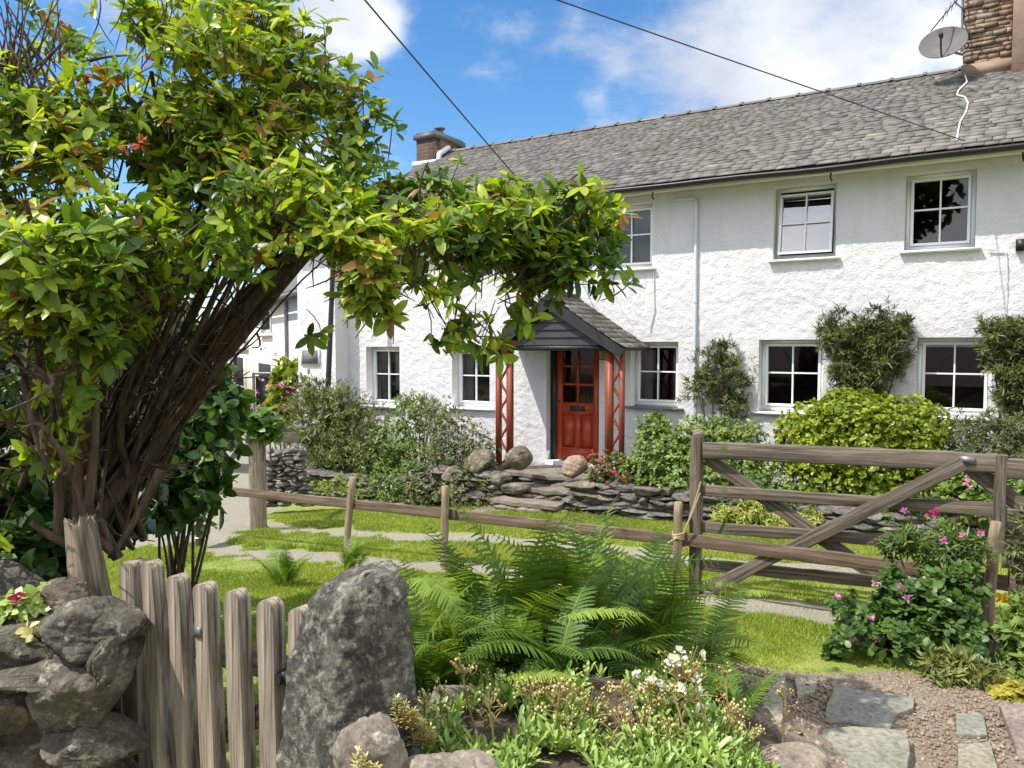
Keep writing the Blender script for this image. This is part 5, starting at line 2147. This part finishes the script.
shrub('lime_mound', 'low lime green mound on the slate wall under the juniper', [blob(340, 484, 22, 1.35, .6), blob(365, 488, 24, 1.35, .6), blob(322, 486, 14, 1.35, .6), blob(390, 492, 14, 1.35, .5)], 1300, .032, 'lime', LEAF_SMALL, foot(350, 1.35, -2.25), k=5, stems=0, hole=-.9, cat='plant', shell=.3, cmid=.42)
shrub('leafy_shrub', 'soft green spreading shrub between the porch and the field gate', [blob(660, 450, 34, .85), blob(700, 445, 34, .8), blob(735, 446, 32, .75), blob(640, 468, 24, 1.0), blob(680, 475, 30, 1.1), blob(720, 478, 28, 1.1), blob(655, 430, 20, .6), blob(752, 470, 24, .9)], 4200, .048, 'midgreen', LEAF_BROAD, foot(690, .9, BZ), k=5, stems=10, hole=-.6, cmid=.85)
shrub('flowering_plant', 'low plant with dull red blooms beside the tan boulder', [blob(600, 468, 14, 1.25), blob(612, 462, 14, 1.2), blob(618, 475, 12, 1.25), blob(594, 478, 10, 1.3)], 330, .045, 'oliveg', LEAF_BROAD, foot(605, 1.25, BZ), k=5, stems=5, cat='plant',
      flowers=[([at_n(rng.uniform(588, 626), rng.uniform(448, 484), 1.36) for _ in range(34)], 'redfl', 7, .035)])
shrub('round_privet', 'big rounded bright yellow green shrub clipped in front of the cottage windows', [blob(860, 440, 62, .9, .78, .5), blob(815, 432, 38, .9, .9, .4), blob(905, 430, 42, .85, .8, .42), blob(850, 410, 34, .8, .6, .4), blob(800, 455, 26, .95, 1, .35), blob(880, 480, 52, .95, .9, .4), blob(830, 482, 44, 1., .9, .4), blob(930, 470, 26, .9, 1, .3)],
      8500, .042, 'lime', LEAF_ROUND, foot(860, .9, BZ), k=5, stems=9, hole=-1.2, shell=.28, noise_amp=.14, up=.5, cmid=.5)
CLN = 5
shrub('wall_climber', 'sparse trained yew with bare gaps on the wall by the downpipe', [blob(710, 362, 20, .14, 1, .1), blob(738, 372, 18, .14, 1, .1), blob(722, 390, 26, .14, 1, .1), blob(700, 385, 16, .14, 1, .1), blob(724, 350, 14, .14, 1, .08), blob(735, 402, 16, .15, 1, .1)], 1100, .085, 'yew', JUN, foot(722, .18, BZ), k=7, stems=12, cat='climber', group='yews trained up the cottage wall', spread=.8, hole=-.2, noise_amp=.5, srad=.014)
shrub('wall_climber', 'dense broad topped yew trained on the wall between two ground floor windows', [blob(842, 334, 24, .2, 1, .14), blob(880, 332, 26, .2, 1, .14), blob(862, 350, 30, .2, 1, .16), blob(866, 375, 30, .2, 1, .16), blob(845, 365, 22, .2, 1, .14), blob(890, 355, 24, .2, 1, .14), blob(826, 326, 12, .16, 1, .1), blob(903, 326, 12, .16, 1, .1), blob(862, 395, 26, .2, 1, .14)], 3300, .085, 'yew', JUN, foot(862, .2, BZ), k=7, stems=12, cat='climber', group='yews trained up the cottage wall', spread=.8, hole=-.5, noise_amp=.4, srad=.016)
shrub('wall_climber', 'yew climbing the wall at the right edge of the photo', [blob(1000, 335, 22, .2, 1, .14), blob(1030, 340, 26, .2, 1, .14), blob(1012, 362, 26, .2, 1, .16), blob(1020, 395, 26, .2, 1, .16), blob(1042, 380, 30, .2, 1, .16), blob(992, 326, 10, .16, 1, .1)], 2500, .085, 'yew', JUN, foot(1018, .2, BZ), k=7, stems=10, cat='climber', group='yews trained up the cottage wall', spread=.8, hole=-.5, noise_amp=.4, srad=.016)
shrub('leafy_shrub', 'dark green and straw tinted shrub at the right edge below the yew', [blob(960, 434, 24, .7), blob(995, 432, 26, .7), blob(1030, 436, 30, .7), blob(940, 446, 22, .8), blob(978, 450, 26, .8), blob(1015, 455, 30, .8)], 1500, .07, 'oliveg', NEEDLE, foot(985, .75, BZ), k=6, stems=8, hole=-.7, cmid=.35)
# bed plants seen between the gate bars
shrub('bedding_plant', 'dark leaved plants in the bed seen between the upper gate bars', [blob(760, 490, 26, 1.2), blob(800, 500, 26, 1.25), blob(728, 500, 22, 1.2), blob(765, 520, 24, 1.3), blob(900, 505, 26, 1.25)], 1300, .055, 'midgreen', LEAF_SMALL, foot(770, 1.2, BZ), k=5, stems=0, hole=-.8, cat='plant', cmid=.4)
shrub('yellow_grass_tuft', 'yellowish tuft of leaves at the slate wall behind the gate', [blob(748, 512, 18, 1.5, .8), blob(780, 522, 16, 1.55, .7), blob(722, 515, 14, 1.5, .8), blob(810, 520, 14, 1.55, .8)], 420, .085, 'grass', NEEDLE, foot(765, 1.5, -2.25), k=5, stems=0, cat='plant', hole=-.9, cmid=.8, up=1.2)
shrub('flowering_plant', 'bright green leafy plant with magenta flowers behind the gate brace', [blob(975, 492, 24, 1.6), blob(955, 505, 22, 1.6), blob(992, 510, 20, 1.6), blob(965, 478, 16, 1.55), blob(1010, 495, 20, 1.6)], 520, .07, 'midgreen', LEAF_BROAD, foot(975, 1.6, -2.2), k=5, stems=5, cat='plant', cmid=.65,
      flowers=[([at_n(966, 482, 1.9), at_n(970, 486, 1.9), at_n(955, 500, 1.9)], 'pink', 8, .04)])
# foxgloves and cranesbill on the near side of the rail


def bl(px, py, rpx, Y, sq=1.0):
    c = at(px, py, Y)
    r = rpx / FPX * Y
    return (c, (r, r, r * sq))


shrub('flowering_plant', 'ferny silver green plant with magenta flowers draped over the fence rail', [bl(905, 540, 22, 4.9, .7), bl(935, 550, 26, 4.85, .7), bl(965, 548, 24, 4.8, .8), bl(890, 550, 14, 4.95, .7), bl(950, 532, 16, 4.8)], 640, .06, 'midgreen', NEEDLE, [2.75, 4.8, -1.86], k=6, stems=7, cat='plant', hole=-.3, cmid=.3,
      flowers=[([at(931, 515, 4.7), at(934, 512, 4.7)], 'magenta', 9, .033), ([at(905, 512, 4.75), at(944, 541, 4.65), at(963, 536, 4.65), at(981, 532, 4.65)], 'pink', 8, .028)])
shrub('cranesbill', 'broad dark green cranesbill clump with pale pink flowers below the rail', [bl(900, 600, 26, 4.6), bl(935, 608, 34, 4.55), bl(962, 602, 18, 4.5), bl(905, 635, 30, 4.4), bl(945, 640, 34, 4.3), bl(965, 640, 18, 4.35), bl(880, 625, 20, 4.5), bl(955, 575, 18, 4.6), bl(858, 632, 16, 4.35), bl(850, 604, 13, 4.5), bl(838, 640, 9, 4.3)], 4200, .043, 'geran', LEAF_ROUND, [2.55, 4.45, -1.86], k=4, stems=14, cat='plant', hole=-.12, cmid=.36, spread=1.2, noise_amp=.75,
      flowers=[([at(px + rng.normal() * 6, py + rng.normal() * 5, 4.3) for px, py in ((858, 626), (870, 628), (866, 622), (880, 585), (899, 585), (905, 588), (848, 598), (838, 635))], 'pink', 7, .026)])
shrub('feathery_plant', 'low grey green feathery plant at the edge of the gravel path', [bl(960, 668, 20, 4.05, .8), bl(985, 676, 18, 4.0, .8), bl(948, 680, 14, 4.0, .7), bl(935, 664, 14, 4.1, .7)], 420, .07, 'juniper', NEEDLE, [2.45, 4.05, -1.82], k=6, stems=0, cat='plant', hole=-.6, cmid=.7)
shrub('golden_plant', 'low golden leaved plant at the top corner of the purple slab', [bl(1008, 694, 16, 3.85, .8), bl(1024, 702, 20, 3.8, .8), bl(1000, 704, 9, 3.8, .7)], 520, .032, 'yellowleaf', LEAF_ROUND, [2.55, 3.8, -1.8], k=5, stems=0, cat='plant', hole=-.9)
shrub('leafy_shrub', 'bright leafy plant at the right edge beside the round fence stake', [bl(1026, 640, 24, 4.2), bl(1030, 670, 24, 4.1), bl(1032, 610, 20, 4.3)], 520, .07, 'midgreen', LEAF_SMALL, [2.85, 4.2, -1.83], k=5, stems=6, cat='plant', cmid=.7)
shrub('bushy_plant', 'dark bushy plant hanging over the gate at the right edge', [bl(1022, 545, 14, 4.6), bl(1034, 520, 18, 4.6), bl(1030, 570, 16, 4.6), bl(1016, 565, 9, 4.6)], 260, .06, 'yew', NEEDLE, [3.2, 4.6, -1.85], k=6, stems=5, cat='shrub')

# yellow poppies
for px, py, lab in ((1005, 597, 'yellow poppy flowering at the head of the round fence stake'), (988, 630, 'small yellow poppy low beside the round fence stake')):
    p = at(px, py, 4.45)
    root = empty('poppy', [p[0], p[1], gz(p[0], p[1])], 0, lab, 'flower')
    mb = MB()
    for dx in (-.03, .04, .08):
        mb.tube(curve([p[0] + dx * .3, p[1], gz(p[0], p[1])], p + [dx, 0, -.02 - abs(dx)], [.03, 0, 0], 6), .004, 4)
    mb.build('stems', M['greenstem'], root)
    mb = MB()
    for dx in ((-.022, .0), (.025, -.012)):
        dd = unit(rng.normal(size=(6, 3)) * [1, .6, .5] + [0, -.5, .2])
        scatter(mb, LEAF_ROUND, np.repeat((p + [dx[0], 0, dx[1]])[None], 6, 0), dd, rand_dir(6) + [0, -1, 0], .045 if py < 610 else .03, rng.random(6))
    mb.build('petals', M['yellow'], root)

# dark broad leaved shrub beside the lane and the sapling in front of it
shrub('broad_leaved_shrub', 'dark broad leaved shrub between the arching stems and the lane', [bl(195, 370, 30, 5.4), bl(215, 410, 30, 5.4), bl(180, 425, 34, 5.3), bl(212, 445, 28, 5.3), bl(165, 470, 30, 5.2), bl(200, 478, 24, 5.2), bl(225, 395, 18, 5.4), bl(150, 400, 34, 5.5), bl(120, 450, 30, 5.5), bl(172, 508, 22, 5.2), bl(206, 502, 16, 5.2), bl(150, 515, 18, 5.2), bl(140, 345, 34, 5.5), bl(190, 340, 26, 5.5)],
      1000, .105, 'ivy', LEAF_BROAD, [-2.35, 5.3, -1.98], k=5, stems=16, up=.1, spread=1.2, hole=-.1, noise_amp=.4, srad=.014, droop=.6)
p = on_ground(198, 545)
shrub('sapling', 'slim young sapling with a few dark leaves standing alone on the lawn', [((p + [0, 0, .35]), .12), ((p + [.05, 0, .2]), .15), ((p + [0, 0, .5]), .14), ((p + [-.03, 0, .12]), .12)], 26, .13, 'ivy', LEAF_BROAD, p, k=3, stems=0, cat='sapling', up=.2)
sp = bpy.data.objects[[o.name for o in bpy.data.objects if o.name.startswith('sapling')][0]]
mb = MB().tube(curve(p - [0, 0, .05], p + [.06, 0, .75], [-.02, 0, 0], 8), np.linspace(.036, .02, 8), 8)
mb.build('trunk', M['bark'], sp, smooth=True)
q = at(262, 425, 9.5)
shrub('ivy_tuft', 'green ivy tuft sprawling over the thick timber gatepost', [(q, (.22, .16, .15)), (q + [-.3, 0, .05], (.2, .14, .14)), (q + [.12, 0, -.05], .14)], 150, .14, 'ivy', LEAF_BROAD, q + [0, 0, -.5], k=4, stems=4, cat='plant', cmid=.9)
q = at(283, 402, 14.5)
shrub('flowering_plant', 'pale pink and yellow flowering bush by the lane at the wing corner', [(q, (.32, .3, .5)), (q + [.1, 0, .5], (.3, .3, .35)), (q + [-.25, 0, -.2], .25)], 420, .12, 'lime', LEAF_BROAD, q + [0, 0, -1.2], k=5, stems=4, cat='plant', flowers=[([q + rng.normal(size=3) * [.25, .1, .35] + [0, -.3, .1] for _ in range(26)], 'pink', 5, .06)])
q = at(215, 410, 17)
shrub('lane_bush', 'green bush with pale blooms against the cream terrace', [(q, (.8, .5, .6)), (q + [-.8, 0, .3], (.7, .5, .8)), (q + [.3, 0, -.4], .5)], 500, .2, 'midgreen', LEAF_BROAD, q + [0, 0, -1.6], k=5, stems=5, cat='shrub')
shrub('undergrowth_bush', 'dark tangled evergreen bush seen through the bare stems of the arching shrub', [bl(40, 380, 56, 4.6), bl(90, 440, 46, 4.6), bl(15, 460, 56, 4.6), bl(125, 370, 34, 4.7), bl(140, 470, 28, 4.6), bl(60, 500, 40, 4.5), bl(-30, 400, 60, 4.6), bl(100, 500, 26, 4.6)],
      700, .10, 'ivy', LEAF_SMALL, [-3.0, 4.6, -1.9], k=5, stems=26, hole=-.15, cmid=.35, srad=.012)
for k_, (x_, y_, lab_) in enumerate(((-2.5, 2.95, 'low green plant in the raised bed near the stone wall'), (-3.1, 3.2, 'low green plant farther along the raised bed'))):
    shrub('ground_plant', lab_, [((x_ + .2 * q_, y_ + .08 * q_, -.88), (.2, .16, .13)) for q_ in range(-2, 3)], 240, .07, 'midgreen', LEAF_SMALL, [x_, y_, -.95], k=5, stems=0, cat='plant', hole=-.9)
# low plants at the foot of the stone wall and on top of it
shrub('wall_top_plant', 'bright leafy rosettes with a pink bloom on top of the stone wall', [bl(25, 604, 20, 2.66, .55), bl(45, 596, 14, 2.7, .6), bl(5, 612, 18, 2.66, .5)], 130, .045, 'succ', LEAF_BROAD, at(25, 612, 2.66), k=5, stems=0, cat='plant', cmid=.75, flowers=[([at(18, 596, 2.6)], 'magenta', 9, .03), ([at(28, 628, 2.5), at(34, 634, 2.48), at(68, 615, 2.62), at(75, 612, 2.62)], 'bud', 8, .035)])
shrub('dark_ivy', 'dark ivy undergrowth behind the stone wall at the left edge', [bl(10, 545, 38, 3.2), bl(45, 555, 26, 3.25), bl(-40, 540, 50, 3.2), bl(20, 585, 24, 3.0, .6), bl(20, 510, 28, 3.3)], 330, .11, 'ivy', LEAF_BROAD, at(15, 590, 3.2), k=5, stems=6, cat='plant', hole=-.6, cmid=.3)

# ------------------------------------------------------------------ ferns
def frond(mb, base, az, length, rise=1.25, fall=1.5, npin=30, wid=.185, twist=0., rv=.5):
    s = np.linspace(0, 1, npin + 1)
    ang = rise - fall * s ** 1.35
    hd = np.array([math.cos(az), math.sin(az), 0])
    stp = length / npin
    dirs = hd[None] * np.cos(ang)[:, None] + np.array([0, 0, 1.])[None] * np.sin(ang)[:, None]
    pts = np.asarray(base, float) + np.vstack([[0, 0, 0], np.cumsum(dirs[:-1] * stp, 0)])
    side = np.array([-hd[1], hd[0], 0]) * math.cos(twist) + np.array([0, 0, 1]) * math.sin(twist)
    mb.tube(pts, np.linspace(.0055, .001, npin + 1) * (length / .7), 4, .9, False)
    prof = np.sin(np.clip((s - .06) / .94, 0, 1) ** .62 * math.pi) ** .8
    m = 13
    for k in range(2, npin + 1):
        ln = wid * length * prof[k] + .004
        T = dirs[k]
        nrm = np.cross(T, side)
        if nrm[2] < 0:
            nrm = -nrm
        for sg in (-1, 1):
            d0 = unit(side * sg * .93 + T * .36 + rng.normal(size=3) * .05)
            q = np.linspace(.0, 1, m)
            ctr = pts[k] + d0 * (q * ln)[:, None] - np.array([0, 0, 1.]) * ((.14 + .1 * rng.random()) * q ** 2 * ln)[:, None]
            pw = (ln * .072 * (1 - q) ** .55 + .0008) * np.where(np.arange(m) % 2, 1.25, .72)
            lat = unit(np.cross(nrm, d0))
            a = ctr + lat * pw[:, None]
            b = ctr - lat * pw[:, None]
            V = np.concatenate([a, ctr, b])
            i = np.arange(m - 1)
            F = np.concatenate([np.stack([i, i + m, i + m + 1, i + 1], -1), np.stack([i + m, i + 2 * m, i + 2 * m + 1, i + m + 1], -1)])
            mb.add(V, F, np.clip(rv + rng.normal() * .12, 0, 1))


def fern(label, base, n, length, az=None, spread=math.pi, rise=1.25, fall=1.6, rv=.4, group='ferns of the rockery bank'):
    root = empty('fern', base, 0, label, 'fern', group)
    mb = MB()
    for k in range(n):
        a = (az if az is not None else 0) + (rng.random() - .5) * 2 * spread if az is not None else rng.random() * 6.28
        frond(mb, np.asarray(base) + rng.normal(size=3) * [.05, .05, .01], a, length * rng.uniform(.65, 1.1), rise + rng.normal() * .14, fall * rng.uniform(.7, 1.25), rv=np.clip(rv + rng.normal() * .15, 0, 1), twist=rng.normal() * .25)
    mb.build('fronds', M['fern'], root)
    return root


def gp(px, py, Y):
    p = at(px, py, Y)
    return np.array([p[0], p[1], gz(p[0], p[1]) + .0])


fern('tall upright fern clump just right of the standing stone', gp(425, 650, 3.0), 13, .70, rise=1.45, fall=1.15, rv=.5)
fern('fern with the highest fronds, in the middle of the fern bank', gp(505, 650, 3.3), 15, .86, rise=1.45, fall=1.0, rv=.5)
fern('broad fern spreading right of the tallest one', gp(580, 645, 3.4), 15, .80, rise=1.38, fall=1.2, rv=.5)
fern('large dark fern at the right end of the fern bank', gp(650, 650, 3.5), 15, .8, rise=1.32, fall=1.35, rv=.45)
fern('leaning fern between the standing stone and the tallest fern', gp(455, 655, 3.05), 10, .7, rise=1.3, fall=1.3, rv=.55)
fern('low fern between the rockery and the mown strip', gp(700, 660, 3.4), 12, .55, rise=1.0, fall=1.2, rv=.5)
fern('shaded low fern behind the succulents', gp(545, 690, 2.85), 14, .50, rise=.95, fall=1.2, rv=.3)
fern('small fern near the shaded flagstone beside the path', gp(725, 725, 3.0), 12, .36, rise=.9, fall=1.1, rv=.45)
fern('fern growing against the back of the standing stone', gp(395, 640, 2.75), 9, .5, rise=1.2, fall=1.7, rv=.45)
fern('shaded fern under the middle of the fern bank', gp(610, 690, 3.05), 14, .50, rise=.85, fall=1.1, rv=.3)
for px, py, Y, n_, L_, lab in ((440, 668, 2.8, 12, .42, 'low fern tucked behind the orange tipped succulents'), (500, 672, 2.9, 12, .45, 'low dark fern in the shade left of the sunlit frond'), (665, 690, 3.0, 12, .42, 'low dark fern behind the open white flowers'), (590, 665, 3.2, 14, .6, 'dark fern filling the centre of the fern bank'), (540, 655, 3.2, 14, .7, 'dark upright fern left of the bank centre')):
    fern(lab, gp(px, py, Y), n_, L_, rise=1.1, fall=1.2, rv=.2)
fern('solitary small fern on the lawn behind the picket gate', on_ground(285, 585), 14, .42, rise=1.25, fall=1.0, rv=.6, group='lawn ferns')
fern('pale young fern shoots near the leaning fence stake', on_ground(352, 570), 9, .45, rise=1.25, fall=.9, rv=.6, group='lawn ferns')
# single bright fronds reaching out into the sun
root = empty('fern', gp(560, 680, 2.6), 0, 'sunlit arching frond lying out over the succulents', 'fern', 'ferns of the rockery bank')
mb = MB()
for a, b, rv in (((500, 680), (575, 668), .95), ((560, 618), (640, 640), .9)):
    A, B = at(*a, 2.55), at(*b, 2.5)
    d_ = B - A
    frond(mb, A, math.atan2(d_[1], d_[0]), np.linalg.norm(d_) * 1.05, .35, .6, wid=.2, rv=rv)
mb.build('fronds', M['fern'], root)
root = empty('fern', gp(395, 620, 2.4), 0, 'pale fronds drooping beside the top of the standing stone', 'fern', 'ferns of the rockery bank')
mb = MB()
for a, b, rs_, fl_ in (((408, 596), (372, 575), .5, .9), ((402, 585), (418, 650), .7, 3.2), ((404, 590), (428, 670), .6, 2.9)):
    A, B = at(*a, 2.45), at(*b, 2.4)
    d_ = B - A
    frond(mb, A, math.atan2(d_[1], d_[0]), max(np.linalg.norm(d_), .16) * 1.3, rs_, fl_, wid=.2, rv=.75)
mb.build('fronds', M['fern'], root)
for (a, b, lab) in (((690, 590), (735, 580), 'bright fern frond pointing at the foot of the gate stile'), ((715, 600), (770, 592), 'bright fern frond lying across the lowest gate bar')):
    A, B = at(*a, 4.0), at(*b, 3.9)
    root = empty('fern_frond', [A[0], A[1], A[2]], 0, lab, 'fern frond')
    mb = MB()
    d_ = B - A
    frond(mb, A, math.atan2(d_[1], d_[0]), np.linalg.norm(d_) * 1.15, .5, .7, wid=.26, rv=.85)
    mb.build('fronds', M['fern'], root)

# ------------------------------------------------------------------ rockery cover and flower stalks
n = 1800
X = rng.uniform(-.42, .95, n); Y = rng.uniform(1.75, 2.72, n)
k = (rng.random(n) < .96) & (Y < 2.75 - .3 * np.abs(X - .1)) & (vnoise(np.stack([X, Y, 0 * X], -1), 5, 4) > -.28)
X, Y = X[k], Y[k]
P = np.stack([X, Y, ground(X, Y) + .012], -1)
lv = MB()
SPAT = leaf_shape(.115, .03, .05, .55)
whorls(lv, None, P + [0, 0, .035], unit(np.array([[0, 0, 1.]]) + rng.normal(size=P.shape) * .25), 9, .050, .75, .0, np.clip(.5 + .25 * fbm(P, 5, 2, 3) + .1 * rng.normal(size=len(P)), 0, 1), shape=SPAT)
tag(lv.build('succulent_ground_cover', M['succ'], frame=Matrix.Identity(4)), 'pale green succulent rosettes carpeting the rockery', kind='stuff')


def bud_head(buds, stm, top, w, n, petal=None, droop_=False):
    for _ in range(n):
        d = unit(rng.normal(size=3) * [1, .8, .5] + [0, 0, .55])
        e = top + d * w * rng.uniform(.5, 1.25)
        stm.tube(curve(top - [0, 0, w * .5], e, rng.normal(size=3) * .006, 4), .0016, 3, rng.random(), False)
        v, f = ICO[0]
        r_ = rng.uniform(.0028, .0055)
        buds.add(v * r_ * [1, 1, 1.3] + e, f, rng.random())
        if petal is not None and rng.random() < .27:
            dd = unit(rng.normal(size=(5, 3)) + d * .8)
            scatter(petal, LEAF_ROUND, np.repeat(e[None], 5, 0), dd, np.repeat(d[None], 5, 0) + [0, -.6, 0], .021, rng.random(5))


stalks = [(462, 668, 2.35, .040, 18, 'tall stalk with a round head of brown buds above the succulents', 0), (425, 705, 2.2, .035, 14, 'reddish bud stalk beside the pale pointed boulder', 0), (441, 690, 2.25, .03, 12, 'brown bud stalk beside the tallest round head', 0),
          (529, 690, 2.35, .035, 16, 'dark red bud stalk in front of the fern shadow', 0), (560, 695, 2.35, .05, 22, 'sprawling yellow budded stalk at the middle of the rockery', 0), (590, 705, 2.35, .05, 22, 'arching yellow budded stalk left of the striped rock', 0), (606, 690, 2.45, .03, 12, 'thin yellow budded stalk against the striped rock', 0),
          (628, 695, 2.45, .03, 12, 'thin stalk with few buds right of the striped rock', 0), (640, 728, 2.3, .05, 24, 'dense brown seed head cluster below the white flowers', 0), (682, 672, 2.4, .075, 46, 'tall stalk carrying open white flowers', 1), (660, 690, 2.42, .035, 12, 'side stalk with small white flowers', 1),
          (750, 735, 2.7, .05, 26, 'tawny bud head in front of the small path fern', 0), (735, 722, 2.75, .045, 22, 'tawny bud head nearer the shaded flagstone', 0), (783, 692, 2.9, .035, 14, 'slender bud stalk leaning over the gravel path', 0)]
stalks += [(rng.uniform(450, 745), rng.uniform(662, 742), rng.uniform(2.15, 2.6), rng.uniform(.02, .04), int(rng.integers(7, 14)), 'thin wiry stalk of small pale buds, one of many among the succulents', 0) for _ in range(18)]
for px, py, Y, w, n, lab, wh in stalks:
    top = at(px, py, Y)
    bx, by = top[0] + rng.normal() * .03, top[1] + rng.normal() * .03
    b = np.array([bx, by, gz(bx, by)])
    root = empty('saxifrage', b, 0, lab, 'flower', 'saxifrage flower stalks')
    stm, bud, pt = MB(), MB(), MB()
    mid = curve(b, top, [rng.normal() * .02, 0, 0], 9)
    stm.tube(mid, np.linspace(.0045, .003, 9), 5, .4, False)
    bud_head(bud, stm, top, w, n, pt if wh else None)
    for q in (5, 6, 7):
        e = mid[q] + unit(rng.normal(size=3) * [1, 1, .2] + [0, 0, .5]) * w * 1.5
        stm.tube([mid[q], (mid[q] + e) / 2 + [0, 0, .004], e], .0022, 3, .4, False)
        bud_head(bud, stm, e, w * .5, n // 4, pt if wh else None)
    stm.build('stalk', M['budstem'], root)
    bud.build('buds', M['bud'], root)
    if wh:
        pt.build('petals', M['white'], root)
for px, py, Y, lab in ((405, 705, 2.05, 'tall knobbly orange tipped succulent between the two front boulders'), (422, 722, 2.08, 'shorter orange tipped succulent behind the pinkish boulder'), (366, 760, 1.85, 'rusty red succulent tips in front of the pale pointed boulder')):
    b = at(px, py + 12, Y)
    root = empty('succulent', b - [0, 0, .06], 0, lab, 'succulent', 'orange tipped succulents')
    lv = MB()
    for q in range(3):
        for z in np.linspace(0, .085 - .02 * q, 11):
            kk = 7
            P = np.repeat((b + [(q - 1) * .022, 0, z - .03])[None], kk, 0)
            dd = unit(np.concatenate([rng.normal(size=(kk, 2)), np.full((kk, 1), .55)], 1))
            scatter(lv, SPAT, P, dd, np.repeat([[0, 0, 1.]], kk, 0) + dd * -.3, .026 * (1 - z * 5), np.clip(.2 + z * 8 + rng.normal(size=kk) * .12, 0, 1))
    lv.build('leaves', M['bud'] if py > 710 else M['bud'], root)

# ------------------------------------------------------------------ grass
def grass():
    n = 720000
    X = np.concatenate([rng.uniform(-4.6, 5.2, n), rng.uniform(-2.4, 3, 70000)])
    Y = np.concatenate([3.6 + 7.4 * rng.random(n) ** 1.15, rng.uniform(3.4, 6, 70000)])
    q = (np.stack([X, Y], -1) - D0[:2]) @ fn[:2]
    k = (q > 1.45) & (rut_mask(X, Y) + .55 * vnoise(np.stack([X, Y, 0 * X], -1), 6, 2) < .30 + .25 * rng.random(len(X))) & (path_mask(X, Y) < .3 + .3 * rng.random(len(X))) & (soil_mask(X, Y) < .35)
    lim = np.abs(X) < .72 * Y + .4
    k &= lim
    X, Y = X[k], Y[k]
    n = len(X)
    P = np.stack([X, Y, ground(X, Y) - .004], -1)
    # worn, mossy and longer patches
    pat = fbm(P * [1, 1, 0], .9, 3, 31)
    edge = ss(1.9, 1.5, (P[:, :2] - D0[:2]) @ fn[:2])
    h = rng.uniform(.018, .045, n) * (1 + .5 * pat) + edge * .03 * rng.random(n)
    nearf = (np.abs((P[:, :2] - P680) @ np.array([fdir[1], -fdir[0]])) < .09)
    h = h + nearf * rng.random(n) * .07
    a = rng.random(n) * 6.28
    w = .0028 + .0022 * rng.random(n) + .0006 * (Y - 4).clip(0)
    d = np.stack([np.cos(a), np.sin(a), 0 * a], -1)
    ln = np.stack([rng.normal(size=n) * .5, rng.normal(size=n) * .5, np.ones(n)], -1)
    tip = P + unit(ln) * h[:, None]
    V = np.stack([P - d * w[:, None], P + d * w[:, None], tip], 1).reshape(-1, 3)
    c = np.clip(.45 + .28 * fbm(P * [1, 1, 0], 1.3, 4, 40) + .15 * rng.normal(size=n), 0, 1)
    mb = MB().add(V, np.arange(3 * n).reshape(-1, 3), c)
    tag(mb.build('lawn_grass', M['grass'], frame=Matrix.Identity(4)), 'short mown grass of the lawn', kind='stuff')


grass()
n = 170
X = rng.uniform(.95, 3.2, n); Y = rng.uniform(2.7, 4.3, n)
lv = MB()
scatter(lv, LEAF_SMALL, np.stack([X, Y, ground(X, Y) + .030], -1), rng.normal(size=(n, 3)) * [1, 1, .15], rng.normal(size=(n, 3)) * .4 + [0, 0, 1], rng.uniform(.012, .038, n), rng.random(n))
tag(lv.build('leaf_litter', M['litter'], frame=Matrix.Identity(4)), 'dry fallen leaves and petals on the garden path', kind='stuff')

# ------------------------------------------------------------------ trees across the lane behind the photographer (seen in the panes)
def tree(x, y, h, r, lab):
    b = np.array([x, y, gz(x, y)])
    root = empty('tree', b, 0, lab, 'tree', 'trees across the lane')
    mb = MB().tube(curve(b - [0, 0, .2], b + [.3, .1, h * .75], [.2, 0, 0], 8), np.linspace(.28, .08, 8), 9)
    cs = [b + np.array([rng.normal() * r * .45, rng.normal() * r * .45, h * rng.uniform(.35, .9)]) for _ in range(9)]
    for c in cs:
        mb.tube(curve(b + [.1, 0, h * .3], c, rng.normal(size=3) * .3, 6), np.linspace(.12, .03, 6), 6)
    mb.build('trunk', M['bark'], root)
    lv = MB()
    n = 1500
    w_ = rng.integers(0, 9, n)
    P = np.array(cs)[w_] + rand_dir(n) * r * .55 * (rng.random(n) ** .4)[:, None]
    whorls(lv, None, P, rand_dir(n) + [0, 0, .5], 5, .34, 1.1, .3, rng.random(n), shape=LEAF_BROAD)
    lv.build('crown', M['ivy'], root)


for x, y, h, r, lab in ((-9, -9, 9, 3.4, 'broad tree across the lane at the far left'), (-2, -12, 10.5, 3.6, 'tallest tree across the lane'), (5, -11, 9.5, 3.4, 'tree across the lane behind the flagged path'), (12, -8, 9, 3.6, 'tree across the lane at the right'), (-15, 30, 7, 3.2, 'tree at the far end of the lane beyond the cream terrace'), (-22, 27, 8, 3.6, 'tree up the lane, largest of those beyond the terrace'), (-26, 36, 9, 4, 'most distant tree up the lane')):
    tree(x, y, h, r, lab)
